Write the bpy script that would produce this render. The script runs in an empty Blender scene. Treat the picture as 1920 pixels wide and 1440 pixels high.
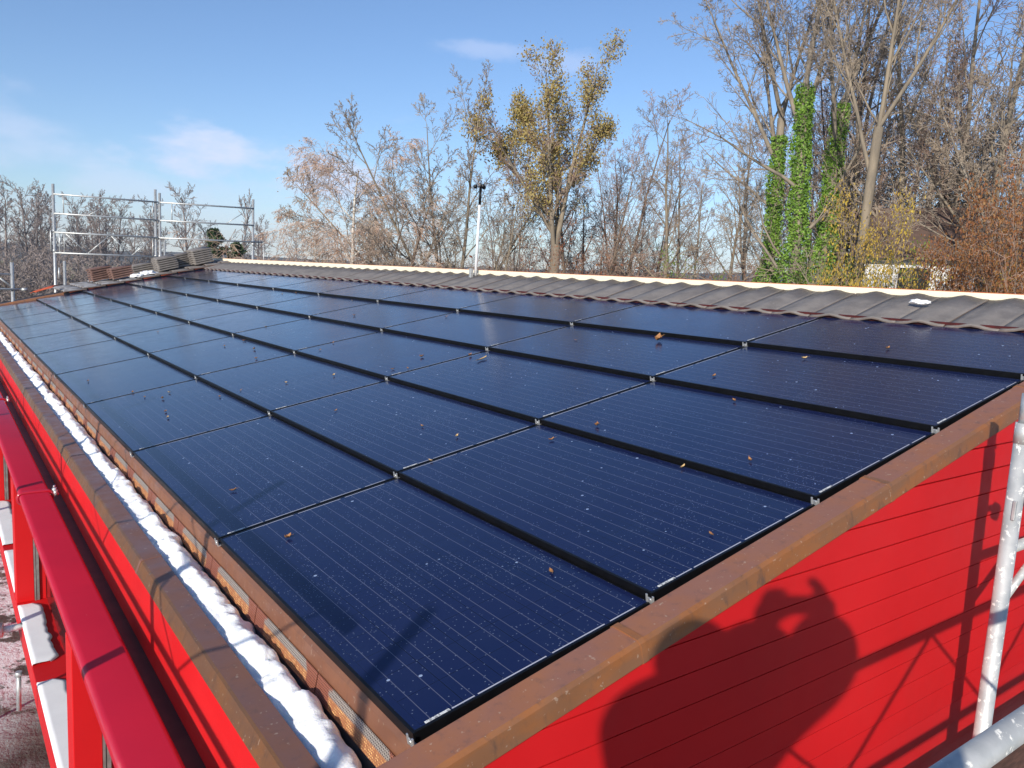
import bpy, bmesh, math, random
import numpy as np
from mathutils import Vector, Matrix, noise

SC = bpy.context.scene
COL = SC.collection
R = math.radians
S = R(13.3)                      # roof slope
CS, SN = math.cos(S), math.sin(S)

# ------------------------------------------------------------------ camera
cam = bpy.data.cameras.new('camera')
cam.sensor_width = 36.0
cam.lens = 27.59
cam.clip_start = 0.02
cam.clip_end = 6000
camo = bpy.data.objects.new('camera', cam)
COL.objects.link(camo)
CAMP = Vector((-0.870, -1.480, 1.081))
M3 = Matrix(((0.8056, 0.0384, -0.5912), (-0.5901, 0.1378, -0.7955), (0.0509, 0.9897, 0.1336)))
q = M3.to_quaternion(); q.normalize()
camo.rotation_mode = 'QUATERNION'
camo.rotation_quaternion = q
camo.location = CAMP
SC.camera = camo

# ------------------------------------------------------------------ world, sun, exposure
SUN = Vector((-0.792, -0.496, 0.356)).normalized()
world = bpy.data.worlds.new('World')
SC.world = world
world.use_nodes = True
nt = world.node_tree
nt.nodes.clear()
N = nt.nodes.new
wo = N('ShaderNodeOutputWorld'); bg = N('ShaderNodeBackground')
sky = N('ShaderNodeTexSky'); sky.sky_type = 'NISHITA'; sky.sun_disc = False
sky.sun_elevation = math.asin(SUN.z)
sky.sun_rotation = math.atan2(SUN.x, SUN.y) % (2 * math.pi)
sky.air_density = 1.0; sky.dust_density = 0.25; sky.ozone_density = 3.0; sky.altitude = 300
SKY_STRENGTH = 0.128
bg.inputs['Strength'].default_value = SKY_STRENGTH


def wm(op, a, b=None, c=None):
    n = N('ShaderNodeMath'); n.operation = op
    for i, v in enumerate((a, b, c)):
        if v is None: continue
        if isinstance(v, (int, float)): n.inputs[i].default_value = v
        else: nt.links.new(v, n.inputs[i])
    return n.outputs[0]


tc = N('ShaderNodeTexCoord'); sep = N('ShaderNodeSeparateXYZ')
nt.links.new(tc.outputs['Generated'], sep.inputs[0])
az = wm('ARCTAN2', sep.outputs['X'], sep.outputs['Y'])
el = wm('ARCSINE', sep.outputs['Z'])
nz = N('ShaderNodeTexNoise'); nz.inputs['Scale'].default_value = 9.0; nz.inputs['Detail'].default_value = 7; nz.inputs['Roughness'].default_value = .58
mp = N('ShaderNodeMapping'); mp.inputs['Scale'].default_value = (1, 1, 2.2)
nt.links.new(tc.outputs['Generated'], mp.inputs[0]); nt.links.new(mp.outputs[0], nz.inputs['Vector'])
nzc = wm('SUBTRACT', nz.outputs['Fac'], 0.5)
cloud = None
# azimuth, elevation, half width, half height, density of each cloud bank
for a0, e0, wa, we, dens in ((0.275, .120, .105, .028, .78), (.40, .106, .09, .024, .68), (.585, .268, .065, .012, .30), (.70, .255, .05, .015, .28),
                             (.03, .110, .11, .05, .35), (.17, .080, .08, .022, .38), (.45, .06, .25, .030, .30), (.3, .0, 1.1, .11, .34)):
    da = wm('DIVIDE', wm('SUBTRACT', az, a0), wa)
    de = wm('DIVIDE', wm('SUBTRACT', el, e0), we)
    d = wm('SQRT', wm('ADD', wm('MULTIPLY', da, da), wm('MULTIPLY', de, de)))
    d = wm('ADD', d, wm('MULTIPLY', nzc, 3.2))
    mr = N('ShaderNodeMapRange'); mr.interpolation_type = 'SMOOTHSTEP'
    nt.links.new(d, mr.inputs['Value'])
    mr.inputs['From Min'].default_value = 0.25; mr.inputs['From Max'].default_value = 1.25
    mr.inputs['To Min'].default_value = dens; mr.inputs['To Max'].default_value = 0.0
    cloud = mr.outputs[0] if cloud is None else wm('MAXIMUM', cloud, mr.outputs[0])
mix = N('ShaderNodeMix'); mix.data_type = 'RGBA'
nt.links.new(cloud, mix.inputs['Factor'])
tint = N('ShaderNodeMix'); tint.data_type = 'RGBA'; tint.blend_type = 'MULTIPLY'; tint.inputs['Factor'].default_value = 1
nt.links.new(sky.outputs[0], tint.inputs['A']); tint.inputs['B'].default_value = (.95, 1.01, 1.14, 1)
nt.links.new(tint.outputs['Result'], mix.inputs['A'])
mix.inputs['B'].default_value = (6.0, 6.5, 8.3, 1)
nt.links.new(mix.outputs['Result'], bg.inputs['Color'])
nt.links.new(bg.outputs[0], wo.inputs[0])

sun = bpy.data.lights.new('sun', 'SUN')
sun.energy = 5.0; sun.angle = R(0.55); sun.color = (1.0, .93, .82)
suno = bpy.data.objects.new('sun', sun); COL.objects.link(suno)
suno.rotation_euler = (SUN).to_track_quat('Z', 'Y').to_euler()
SC.view_settings.view_transform = 'Standard'
SC.view_settings.look = 'None'
SC.view_settings.exposure = 0.08
SC.view_settings.gamma = 1.0


# ------------------------------------------------------------------ helpers
def mesh_obj(name, me, parent=None, label=None, cat=None, group=None, kind=None):
    o = bpy.data.objects.new(name, me)
    COL.objects.link(o)
    if parent: o.parent = parent
    tag(o, label, cat, group, kind)
    return o


def tag(o, label=None, cat=None, group=None, kind=None):
    if label: o['label'] = label
    if cat: o['category'] = cat
    if group: o['group'] = group
    if kind: o['kind'] = kind
    return o


def empty(name, loc=(0, 0, 0), label=None, cat=None, group=None, rot=None):
    o = bpy.data.objects.new(name, None)
    COL.objects.link(o); o.location = loc
    o.empty_display_size = .1
    if rot: o.rotation_euler = rot
    return tag(o, label, cat, group)


def copy_tree(o, parent=None):
    c = o.copy(); COL.objects.link(c)
    if parent: c.parent = parent
    for ch in list(o.children): copy_tree(ch, c)
    return c


def np_mesh(name, V, F, mats, midx=None, smooth=True):
    """quad mesh from numpy arrays"""
    me = bpy.data.meshes.new(name)
    nv, nf = len(V), len(F)
    me.vertices.add(nv); me.vertices.foreach_set('co', np.asarray(V, np.float32).ravel())
    me.loops.add(nf * 4); me.loops.foreach_set('vertex_index', np.asarray(F, np.int32).ravel())
    me.polygons.add(nf)
    me.polygons.foreach_set('loop_start', np.arange(0, nf * 4, 4, dtype=np.int32))
    me.polygons.foreach_set('loop_total', np.full(nf, 4, np.int32))
    me.polygons.foreach_set('use_smooth', np.full(nf, smooth, bool))
    for m in mats: me.materials.append(m)
    if midx is not None: me.polygons.foreach_set('material_index', np.asarray(midx, np.int32))
    me.update(calc_edges=True); me.validate()
    return me


class MB:
    """collects shapes in one bmesh"""
    def __init__(s): s.bm = bmesh.new()

    def box(s, x0, x1, y0, y1, z0, z1, bev=0, mi=0):
        r = bmesh.ops.create_cube(s.bm, size=1)
        vs = r['verts']
        for v in vs:
            v.co = Vector((x0 + (v.co.x + .5) * (x1 - x0), y0 + (v.co.y + .5) * (y1 - y0), z0 + (v.co.z + .5) * (z1 - z0)))
        fs = list({f for v in vs for f in v.link_faces})
        for f in fs: f.material_index = mi
        if bev:
            es = list({e for v in vs for e in v.link_edges})
            bmesh.ops.bevel(s.bm, geom=es, offset=bev, segments=2, affect='EDGES', profile=.5)
        return s

    def prism(s, prof, y0, y1, axis='y', mi=0):
        """closed (a,b) profile extruded along an axis: y -> (x,z), x -> (y,z)"""
        def P(a, b, t): return (a, t, b) if axis == 'y' else ((t, a, b) if axis == 'x' else (a, b, t))
        A = [s.bm.verts.new(P(a, b, y0)) for a, b in prof]
        B = [s.bm.verts.new(P(a, b, y1)) for a, b in prof]
        n = len(prof)
        fs = [s.bm.faces.new(A[::-1]), s.bm.faces.new(B)]
        for i in range(n):
            fs.append(s.bm.faces.new((A[i], A[(i + 1) % n], B[(i + 1) % n], B[i])))
        for f in fs: f.material_index = mi
        return s

    def tube(s, pts, r, n=10, cap=True, mi=0):
        pts = [Vector(p) for p in pts]
        rr = r if isinstance(r, (list, tuple)) else [r] * len(pts)
        rings = []
        ref = None
        for i, p in enumerate(pts):
            t = (pts[min(i + 1, len(pts) - 1)] - pts[max(i - 1, 0)]).normalized()
            if ref is None:
                ref = Vector((0, 0, 1)) if abs(t.z) < .9 else Vector((1, 0, 0))
            a = (ref - t * ref.dot(t)).normalized(); b = t.cross(a); ref = a
            rings.append([s.bm.verts.new(p + (a * math.cos(2 * math.pi * k / n) + b * math.sin(2 * math.pi * k / n)) * rr[i]) for k in range(n)])
        for A, B in zip(rings, rings[1:]):
            for k in range(n):
                f = s.bm.faces.new((A[k], A[(k + 1) % n], B[(k + 1) % n], B[k])); f.smooth = True; f.material_index = mi
        if cap:
            s.bm.faces.new(rings[0][::-1]).material_index = mi
            s.bm.faces.new(rings[-1]).material_index = mi
        return s

    def build(s, name, mat, parent=None, **kw):
        bmesh.ops.recalc_face_normals(s.bm, faces=s.bm.faces[:])
        me = bpy.data.meshes.new(name)
        s.bm.to_mesh(me); s.bm.free()
        for m in (mat if isinstance(mat, (list, tuple)) else [mat]): me.materials.append(m)
        return mesh_obj(name, me, parent, **kw)


class NM:
    """small node material builder"""
    def __init__(s, name):
        s.m = bpy.data.materials.new(name); s.m.use_nodes = True
        s.t = s.m.node_tree; s.b = s.t.nodes['Principled BSDF']
        s._co = None

    def n(s, t, **kw):
        nd = s.t.nodes.new(t)
        for k, v in kw.items(): setattr(nd, k, v)
        return nd

    def link(s, a, b): s.t.links.new(a, b)

    def set(s, nd, key, v):
        if hasattr(v, 'is_output') or isinstance(v, bpy.types.NodeSocket): s.link(v, nd.inputs[key])
        else: nd.inputs[key].default_value = v

    def co(s):
        if s._co is None: s._co = s.n('ShaderNodeTexCoord').outputs['Object']
        return s._co

    def math(s, op, a, b=None, c=None, clamp=False):
        nd = s.n('ShaderNodeMath', operation=op); nd.use_clamp = clamp
        for i, v in enumerate((a, b, c)):
            if v is not None: s.set(nd, i, v)
        return nd.outputs[0]

    def noise(s, scale, detail=4, rough=.55, stretch=None, vec=None):
        nd = s.n('ShaderNodeTexNoise')
        nd.inputs['Scale'].default_value = scale; nd.inputs['Detail'].default_value = detail; nd.inputs['Roughness'].default_value = rough
        v = vec or s.co()
        if stretch:
            mpn = s.n('ShaderNodeMapping'); mpn.inputs['Scale'].default_value = stretch
            s.link(v, mpn.inputs[0]); v = mpn.outputs[0]
        s.link(v, nd.inputs['Vector'])
        return nd.outputs['Fac']

    def ramp(s, fac, lo, hi, a=0., b=1.):
        nd = s.n('ShaderNodeMapRange', interpolation_type='SMOOTHSTEP')
        s.set(nd, 'Value', fac)
        nd.inputs['From Min'].default_value = lo; nd.inputs['From Max'].default_value = hi
        nd.inputs['To Min'].default_value = a; nd.inputs['To Max'].default_value = b
        return nd.outputs[0]

    def mix(s, f, a, b):
        nd = s.n('ShaderNodeMix', data_type='RGBA')
        s.set(nd, 'Factor', f)
        for k, v in (('A', a), ('B', b)):
            if isinstance(v, tuple): nd.inputs[k].default_value = (*v[:3], 1)
            else: s.link(v, nd.inputs[k])
        return nd.outputs['Result']

    def bump(s, h, strength=.3, dist=.01):
        nd = s.n('ShaderNodeBump')
        nd.inputs['Strength'].default_value = strength; nd.inputs['Distance'].default_value = dist
        s.link(h, nd.inputs['Height']); s.link(nd.outputs[0], s.b.inputs['Normal'])

    def out(s, color=None, rough=None, metal=None, spec=None):
        if color is not None:
            if isinstance(color, tuple): s.b.inputs['Base Color'].default_value = (*color[:3], 1)
            else: s.link(color, s.b.inputs['Base Color'])
        if rough is not None: s.set(s.b, 'Roughness', rough)
        if metal is not None: s.set(s.b, 'Metallic', metal)
        if spec is not None: s.set(s.b, 'Specular IOR Level', spec)
        return s.m


def simple(name, c1, c2=None, scale=8, rough=.6, metal=0., bump=0., bscale=None, spec=None, stretch=None, lo=.35, hi=.65):
    k = NM(name)
    col = c1
    if c2 is not None:
        f = k.ramp(k.noise(scale, 5, .6, stretch), lo, hi)
        col = k.mix(f, c1, c2)
    if bump: k.bump(k.noise(bscale or scale * 4, 4, .6, stretch), bump, .01)
    return k.out(col, rough, metal, spec)


# ------------------------------------------------------------------ materials
M = {}
# copper flashing: brown patina with orange and dark streaks
def copper(name, base, orange, dark, rough=.45, metal=.55):
    k = NM(name)
    f1 = k.ramp(k.noise(5, 6, .62, (1, 1, 2.5)), .40, .68)
    f2 = k.ramp(k.noise(26, 5, .65, (1, 1, .35)), .52, .75, 0, .7)
    f3 = k.ramp(k.noise(60, 3, .5), .66, .72, 0, .5)
    c = k.mix(f1, base, orange)
    c = k.mix(f2, c, dark)
    c = k.mix(f3, c, (.55, .42, .32))
    k.bump(k.noise(30, 4), .05, .01)
    return k.out(c, k.ramp(k.noise(9, 4), .3, .7, rough - .12, rough + .15), metal)
M['copper_top'] = copper('copper_top', (.31, .138, .092), (.35, .142, .072), (.17, .095, .075), .55, .12)
M['coping_face'] = copper('coping_face', (.22, .11, .06), (.28, .125, .05), (.12, .08, .06), .4, .5)
M['coping_top'] = copper('coping_top', (.25, .125, .095), (.27, .125, .08), (.16, .095, .08), .45, .3)  # coping top colour darkened to stand in for its grazing light
M['copper_face'] = copper('copper_face', (.27, .125, .062), (.36, .135, .045), (.10, .068, .058), .5, .2)
M['copper_new'] = copper('copper_new', (.33, .145, .085), (.38, .165, .09), (.24, .11, .07), .42, .5)

k = NM('red_sheet_paint')
f = k.ramp(k.noise(1.4, 4, .6), .3, .7)
dust = k.ramp(k.noise(2.6, 6, .7, (1, 1, .45)), .52, .80, 0., .22)
M['red'] = (k.bump(k.noise(120, 2), .02, .002), k.out(k.mix(dust, k.mix(f, (.66, .011, .014), (.59, .010, .013)), (.47, .030, .028)), k.ramp(k.noise(4, 4), .3, .7, .42, .55), None, .28))[1]
k = NM('red_gloss_paint')
f = k.ramp(k.noise(2.0, 4, .6), .3, .7)
k.bump(k.noise(40, 2), .008, .003)
sc_ = k.ramp(k.noise(55, 5, .7, (1, .25, 1)), .70, .76, 0, .5)
M['red_gloss'] = k.out(k.mix(sc_, k.mix(f, (.46, .008, .026), (.41, .007, .025)), (.55, .20, .18)), k.ramp(k.noise(7, 5, .65), .3, .7, .11, .26))
k.b.inputs['Coat Weight'].default_value = 1.0; k.b.inputs['Coat Roughness'].default_value = .08
M['red_dark'] = simple('dark_red_lining', (.09, .010, .010), (.055, .008, .008), 20, .6)
M['brown'] = simple('bronze_brown_sheet', (.075, .048, .036), (.05, .033, .027), 10, .5)
M['gutter'] = simple('grey_gutter_metal', (.16, .165, .17), (.10, .10, .105), 6, .45, .3)
M['black'] = simple('black_anodised', (.003, .003, .004), (.005, .005, .006), 20, .4, 0., 0, None, .25)
M['deck'] = simple('dark_roof_underlay', (.012, .012, .013), None, rough=.7)
M['alu'] = simple('bright_aluminium', (.72, .72, .70), (.5, .5, .5), 60, .35, .7)
M['white_label'] = None
M['galv'] = simple('galvanised_steel', (.60, .61, .60), (.44, .45, .45), 30, .45, .55, .05, 90)
M['rail_grey'] = simple('grey_rail', (.42, .40, .37), (.3, .29, .27), 30, .4, .5)
M['cream'] = simple('cream_board', (.88, .80, .62), (.83, .745, .57), 3, .6, stretch=(3, .3, 3))
M['orange_edge'] = simple('orange_membrane', (.70, .16, .05), None, rough=.6)
M['window'] = simple('dark_window_glass', (.02, .022, .025), None, rough=.08)
M['white_tube'] = simple('snowy_tube', (.80, .80, .78), (.6, .6, .6), 20, .6)
M['wood'] = simple('weathered_boards', (.16, .11, .075), (.09, .065, .045), 12, .75, stretch=(1, 8, 8))
M['cloth'] = simple('dark_jacket', (.03, .035, .05), (.02, .022, .03), 30, .8)
M['trousers'] = simple('work_trousers', (.06, .06, .07), None, rough=.85)
M['skin'] = simple('skin', (.55, .33, .25), (.5, .28, .21), 20, .5)
M['hair'] = simple('dark_hair', (.035, .025, .018), None, rough=.6)

# scaffold pole near the camera: galvanised with pale plaster splashes
k = NM('splashed_steel')
f = k.ramp(k.noise(38, 6, .65), .57, .63)
f2 = k.ramp(k.noise(9, 4, .6), .35, .65)
c = k.mix(f2, (.56, .56, .55), (.42, .43, .43))
c = k.mix(f, c, (.82, .80, .74))
k.bump(k.math('ADD', f, k.noise(120, 3)), .12, .004)
M['splash'] = k.out(c, k.ramp(f, 0, 1, .45, .8), k.ramp(f, 0, 1, .25, 0))

# label with faint illegible print
k = NM('white_label')
sp = k.n('ShaderNodeSeparateXYZ'); k.link(k.co(), sp.inputs[0])
f = k.ramp(k.noise(420, 1, .5, (1, .25, 1)), .52, .56)
M['white_label'] = k.out(k.mix(f, (.80, .80, .78), (.30, .30, .30)), .5)

# snow
k = NM('snow')
f = k.ramp(k.noise(12, 6, .65), .45, .75)
h = k.math('ADD', k.noise(30, 6, .6), k.math('MULTIPLY', k.noise(140, 4, .6), .4))
k.bump(h, .32, .02)
M['snow'] = k.out(k.mix(f, (.97, .97, .97), (.88, .885, .90)), .6)
k.b.inputs['Subsurface Weight'].default_value = .25
k.b.inputs['Subsurface Radius'].default_value = (.03, .035, .05)
k.b.inputs['Subsurface Scale'].default_value = .4

M['snow_flat'] = simple('packed_snow', (.97, .97, .97), (.92, .92, .92), 5, .55)
# concrete roof tile, brown-grey with pale worn edges
k = NM('grey_roof_tile')
f = k.ramp(k.noise(7, 6, .65), .35, .68)
f2 = k.ramp(k.noise(40, 4, .7), .58, .75, 0, .6)
oi = k.n('ShaderNodeObjectInfo')
c = k.mix(f, (.23, .205, .185), (.165, .147, .135))
c = k.mix(f2, c, (.34, .32, .30))
k.bump(k.noise(90, 4), .25, .004)
M['tile'] = k.out(c, .62)
M['tile_edge'] = simple('tile_edge', (.19, .145, .125), (.14, .11, .095), 20, .7)
M['tile_frost'] = simple('frosted_tile', (.34, .335, .34), (.17, .155, .145), 9, .7, bump=.3, bscale=60, lo=.42, hi=.62)
M['tile_red'] = simple('red_clay', (.52, .10, .035), (.40, .07, .03), 14, .75)


# solar glass: dark cells, thin silver ribbons along the length, frost and drops
def solar_glass():
    k = NM('solar_glass')
    sp = k.n('ShaderNodeSeparateXYZ'); k.link(k.co(), sp.inputs[0])
    X, Y = sp.outputs[0], sp.outputs[1]
    oi = k.n('ShaderNodeObjectInfo')
    rnd = oi.outputs['Random']
    off = k.n('ShaderNodeVectorMath', operation='MULTIPLY_ADD')
    k.link(oi.outputs['Location'], off.inputs[0]); off.inputs[1].default_value = (3.7, 5.3, 2.1); k.link(k.co(), off.inputs[2])
    vec = off.outputs[0]
    # ribbons
    pitch = .0622
    ph = k.math('FRACT', k.math('DIVIDE', k.math('SUBTRACT', X, .0285), pitch))
    d = k.math('MULTIPLY', k.math('ABSOLUTE', k.math('SUBTRACT', ph, .5)), pitch)
    rib = k.math('LESS_THAN', d, .0010)
    inside = k.math('MULTIPLY', k.math('GREATER_THAN', Y, .02), k.math('LESS_THAN', Y, 1.632))
    inx = k.math('MULTIPLY', k.math('GREATER_THAN', X, .03), k.math('LESS_THAN', X, .772))
    rib = k.math('MULTIPLY', rib, k.math('MULTIPLY', inside, inx))
    # cell rows: very faint
    ph2 = k.math('FRACT', k.math('DIVIDE', k.math('SUBTRACT', Y, .02), .1255))
    gap2 = k.math('LESS_THAN', ph2, .018)
    ph3 = k.math('FRACT', k.math('DIVIDE', k.math('SUBTRACT', X, .0285), pitch * 2))
    gap3 = k.math('LESS_THAN', ph3, .02)
    gap = k.math('MULTIPLY', k.math('MAXIMUM', gap2, gap3), k.math('MULTIPLY', inside, inx))
    n1 = k.ramp(k.noise(2.2, 4, .6, vec=vec), .3, .7)
    base = k.mix(n1, (.0080, .0150, .062), (.0105, .0165, .066))
    base = k.mix(k.math('MULTIPLY', gap, .6), base, (.004, .004, .007))
    bar = None
    for a_, b_, y0_, y1_ in ((.118, .185, .0165, .021), (.195, .415, .0165, .021), (.435, .625, .0165, .021), (.645, .745, .0165, .021), (.06, .30, 1.631, 1.6355), (.32, .51, 1.631, 1.6355), (.53, .72, 1.631, 1.6355)):
        q_ = k.math('MULTIPLY', k.math('MULTIPLY', k.math('GREATER_THAN', X, a_), k.math('LESS_THAN', X, b_)), k.math('MULTIPLY', k.math('GREATER_THAN', Y, y0_), k.math('LESS_THAN', Y, y1_)))
        bar = q_ if bar is None else k.math('MAXIMUM', bar, q_)
    base = k.mix(k.math('MULTIPLY', rib, .6), base, (.18, .19, .26))
    base = k.mix(bar, base, (.50, .50, .56))
    # dust / dried film
    film = k.ramp(k.noise(3.2, 6, .65, vec=vec), .42, .78, 0., .12)
    base = k.mix(film, base, (.045, .07, .13))
    # frost grains
    v1 = k.n('ShaderNodeTexVoronoi'); v1.inputs['Scale'].default_value = 42
    k.link(vec, v1.inputs['Vector'])
    sepc = k.n('ShaderNodeSeparateColor'); k.link(v1.outputs['Color'], sepc.inputs[0])
    patch = k.ramp(k.noise(1.5, 3, .6, vec=vec), .40, .70)
    sel = k.math('GREATER_THAN', k.math('ADD', sepc.outputs[0], k.math('MULTIPLY', patch, .07)), .972)
    rad = k.math('MULTIPLY', k.math('MULTIPLY', sepc.outputs[1], sepc.outputs[1]), .22)
    grain = k.math('MULTIPLY', sel, k.math('LESS_THAN', v1.outputs['Distance'], k.math('ADD', rad, .05)))
    v2 = k.n('ShaderNodeTexVoronoi'); v2.inputs['Scale'].default_value = 150
    k.link(vec, v2.inputs['Vector'])
    sepd = k.n('ShaderNodeSeparateColor'); k.link(v2.outputs['Color'], sepd.inputs[0])
    sel2 = k.math('GREATER_THAN', k.math('ADD', sepd.outputs[0], k.math('MULTIPLY', patch, .24)), .935)
    fine = k.math('MULTIPLY', sel2, k.math('LESS_THAN', v2.outputs['Distance'], .28))
    base = k.mix(k.math('MULTIPLY', grain, .75), base, (.42, .52, .72))
    base = k.mix(k.math('MULTIPLY', fine, .40), base, (.36, .42, .55))
    # droplets as bump
    drop = k.math('MAXIMUM', k.math('SUBTRACT', .35, v2.outputs['Distance']), 0.)
    dropn = k.math('MULTIPLY', drop, k.math('MULTIPLY', k.math('GREATER_THAN', sepd.outputs[2], .62), patch))
    h = k.math('ADD', k.math('MULTIPLY', k.noise(420, 2, .5, vec=vec), .35), k.math('MULTIPLY', dropn, 1.2))
    k.bump(h, .16, .004)
    ro = k.math('ADD', k.ramp(k.noise(5, 5, .6, vec=vec), .3, .7, .075, .15), k.math('MULTIPLY', grain, .4))
    k.b.inputs['Specular Tint'].default_value = (.62, .80, 1, 1)
    return k.out(base, ro, 0., .36)
M['glass'] = solar_glass()

# perforated copper grille: silver highlights painted into the top rows, orange fibre behind below
k = NM('perforated_grille')
sp = k.n('ShaderNodeSeparateXYZ'); k.link(k.co(), sp.inputs[0])
def cellf(axis, pitch):
    return k.math('ABSOLUTE', k.math('SUBTRACT', k.math('FRACT', k.math('DIVIDE', axis, pitch)), .5))
hx = cellf(sp.outputs[1], .0085); hz = cellf(sp.outputs[2], .0075)
hole = k.math('LESS_THAN', k.math('ADD', k.math('MULTIPLY', hx, hx), k.math('MULTIPLY', hz, hz)), .085)
low = k.ramp(k.noise(38, 4, .7), .40, .62)
gold = k.mix(low, (.42, .20, .06), (.85, .55, .20))
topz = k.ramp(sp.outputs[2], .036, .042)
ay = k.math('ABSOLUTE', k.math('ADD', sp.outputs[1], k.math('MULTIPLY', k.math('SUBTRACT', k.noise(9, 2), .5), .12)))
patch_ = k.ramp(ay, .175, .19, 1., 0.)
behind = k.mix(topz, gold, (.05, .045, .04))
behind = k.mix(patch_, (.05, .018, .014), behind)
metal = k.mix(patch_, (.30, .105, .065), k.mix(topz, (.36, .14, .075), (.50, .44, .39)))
k.bump(k.noise(80, 3), .4, .01)
M['grille'] = k.out(k.mix(hole, metal, behind), .45, k.math('MULTIPLY', k.math('MULTIPLY', topz, patch_), .5))

M['bark_grey'] = simple('grey_bark', (.30, .25, .19), (.17, .14, .11), 3, .85, bump=.5, bscale=14, stretch=(1, 1, .3))
M['bark_tan'] = simple('tan_bark', (.28, .225, .16), (.17, .14, .105), 3, .85, bump=.5, bscale=14, stretch=(1, 1, .3))
M['bark_dark'] = simple('dark_bark', (.20, .145, .105), (.12, .09, .07), 3, .9, bump=.5, bscale=14, stretch=(1, 1, .3))
M['bark_birch'] = simple('birch_bark', (.62, .58, .52), (.22, .19, .16), 6, .8, stretch=(1, 1, 2.5), lo=.5, hi=.62)
M['twig_grey'] = simple('grey_twigs', (.34, .27, .20), (.22, .175, .14), 1.2, .9)
M['twig_red'] = simple('reddish_twigs', (.33, .22, .17), (.24, .17, .135), 1.2, .9)
M['twig_birch'] = simple('birch_twigs', (.56, .37, .26), (.46, .36, .29), 1.2, .9)
M['twig_far'] = simple('far_twigs', (.26, .21, .19), (.20, .165, .155), .5, .9)


def leafmat(name, c1, c2, c3, sc=1.1):
    k = NM(name)
    f = k.ramp(k.noise(sc, 4, .6), .38, .62)
    g = k.ramp(k.noise(sc * 6, 3, .6), .45, .6)
    c = k.mix(g, k.mix(f, c1, c2), c3)
    k.b.inputs['Transmission Weight'].default_value = 0
    m = k.out(c, .6)
    tr = k.n('ShaderNodeBsdfTranslucent'); k.link(c, tr.inputs[0])
    mx = k.n('ShaderNodeMixShader'); mx.inputs[0].default_value = .22
    k.link(k.b.outputs[0], mx.inputs[1]); k.link(tr.outputs[0], mx.inputs[2])
    k.link(mx.outputs[0], k.t.nodes['Material Output'].inputs[0])
    return m
M['leaf_oak'] = leafmat('ochre_oak_leaves', (.40, .33, .10), (.44, .34, .11), (.32, .22, .09))
M['leaf_ivy'] = leafmat('ivy_leaves', (.20, .36, .04), (.28, .44, .07), (.11, .22, .03), 2)
M['leaf_yellow'] = leafmat('yellow_leaves', (.58, .42, .05), (.50, .32, .05), (.30, .22, .05))
M['leaf_brown'] = leafmat('copper_brown_leaves', (.27, .095, .028), (.21, .08, .03), (.30, .15, .045))
M['leaf_rust'] = leafmat('rust_leaves', (.30, .10, .04), (.22, .07, .035), (.33, .16, .06))
M['leaf_green'] = leafmat('green_leaves', (.10, .19, .03), (.16, .24, .04), (.20, .20, .04), 2)
M['leaf_olive'] = leafmat('olive_leaves', (.22, .19, .05), (.30, .22, .05), (.16, .12, .05), 2)
M['needle'] = leafmat('spruce_needles', (.025, .05, .018), (.04, .075, .022), (.06, .085, .03))
M['fallen'] = simple('dry_leaf', (.36, .17, .06), (.24, .10, .04), 40, .7)
M['fallen_pale'] = simple('pale_dry_leaf', (.55, .38, .18), (.45, .28, .12), 40, .7)

# ------------------------------------------------------------------ ground, fields, hills
GZ = -4.5
k = NM('autumn_ground')
pos = k.n('ShaderNodeNewGeometry').outputs['Position']
f = k.ramp(k.noise(.55, 6, .65, vec=pos), .40, .62)
c = k.mix(f, (.050, .052, .044), (.115, .115, .10))
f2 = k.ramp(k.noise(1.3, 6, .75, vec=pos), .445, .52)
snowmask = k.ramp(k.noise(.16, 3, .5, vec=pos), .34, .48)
c = k.mix(k.math('MULTIPLY', f2, k.math('MULTIPLY', snowmask, .95)), c, (.64, .75, .77))  # snow tinted blue-green to offset red light bounced off the walls
sp = k.n('ShaderNodeSeparateXYZ'); k.link(pos, sp.inputs[0])
dist = k.math('SQRT', k.math('ADD', k.math('MULTIPLY', sp.outputs[0], sp.outputs[0]), k.math('MULTIPLY', sp.outputs[1], sp.outputs[1])))
fld = k.mix(k.ramp(k.noise(.03, 4, .6, vec=pos), .4, .6), (.42, .34, .16), (.34, .31, .13))
c = k.mix(k.ramp(dist, 105, 135), c, fld)
k.bump(k.noise(1.5, 6, .7, vec=pos), .6, .2)
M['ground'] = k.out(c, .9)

me = bpy.data.meshes.new('ground')
rs = [0, 10, 25, 60, 120, 220, 400, 800, 1300]
bm = bmesh.new()
rings = []
for r in rs:
    if r == 0: rings.append([bm.verts.new((0, 0, GZ))]); continue
    rings.append([bm.verts.new((r * math.cos(a * math.pi / 48), r * math.sin(a * math.pi / 48), GZ)) for a in range(96)])
for a in range(96):
    bm.faces.new((rings[0][0], rings[1][a], rings[1][(a + 1) % 96]))
for A, B in zip(rings[1:], rings[2:]):
    for a in range(96): bm.faces.new((A[a], B[a], B[(a + 1) % 96], A[(a + 1) % 96]))
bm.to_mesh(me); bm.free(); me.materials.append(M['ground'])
mesh_obj('ground', me, label='muddy autumn ground with snow patches and a straw coloured field beyond', kind='structure')

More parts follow.
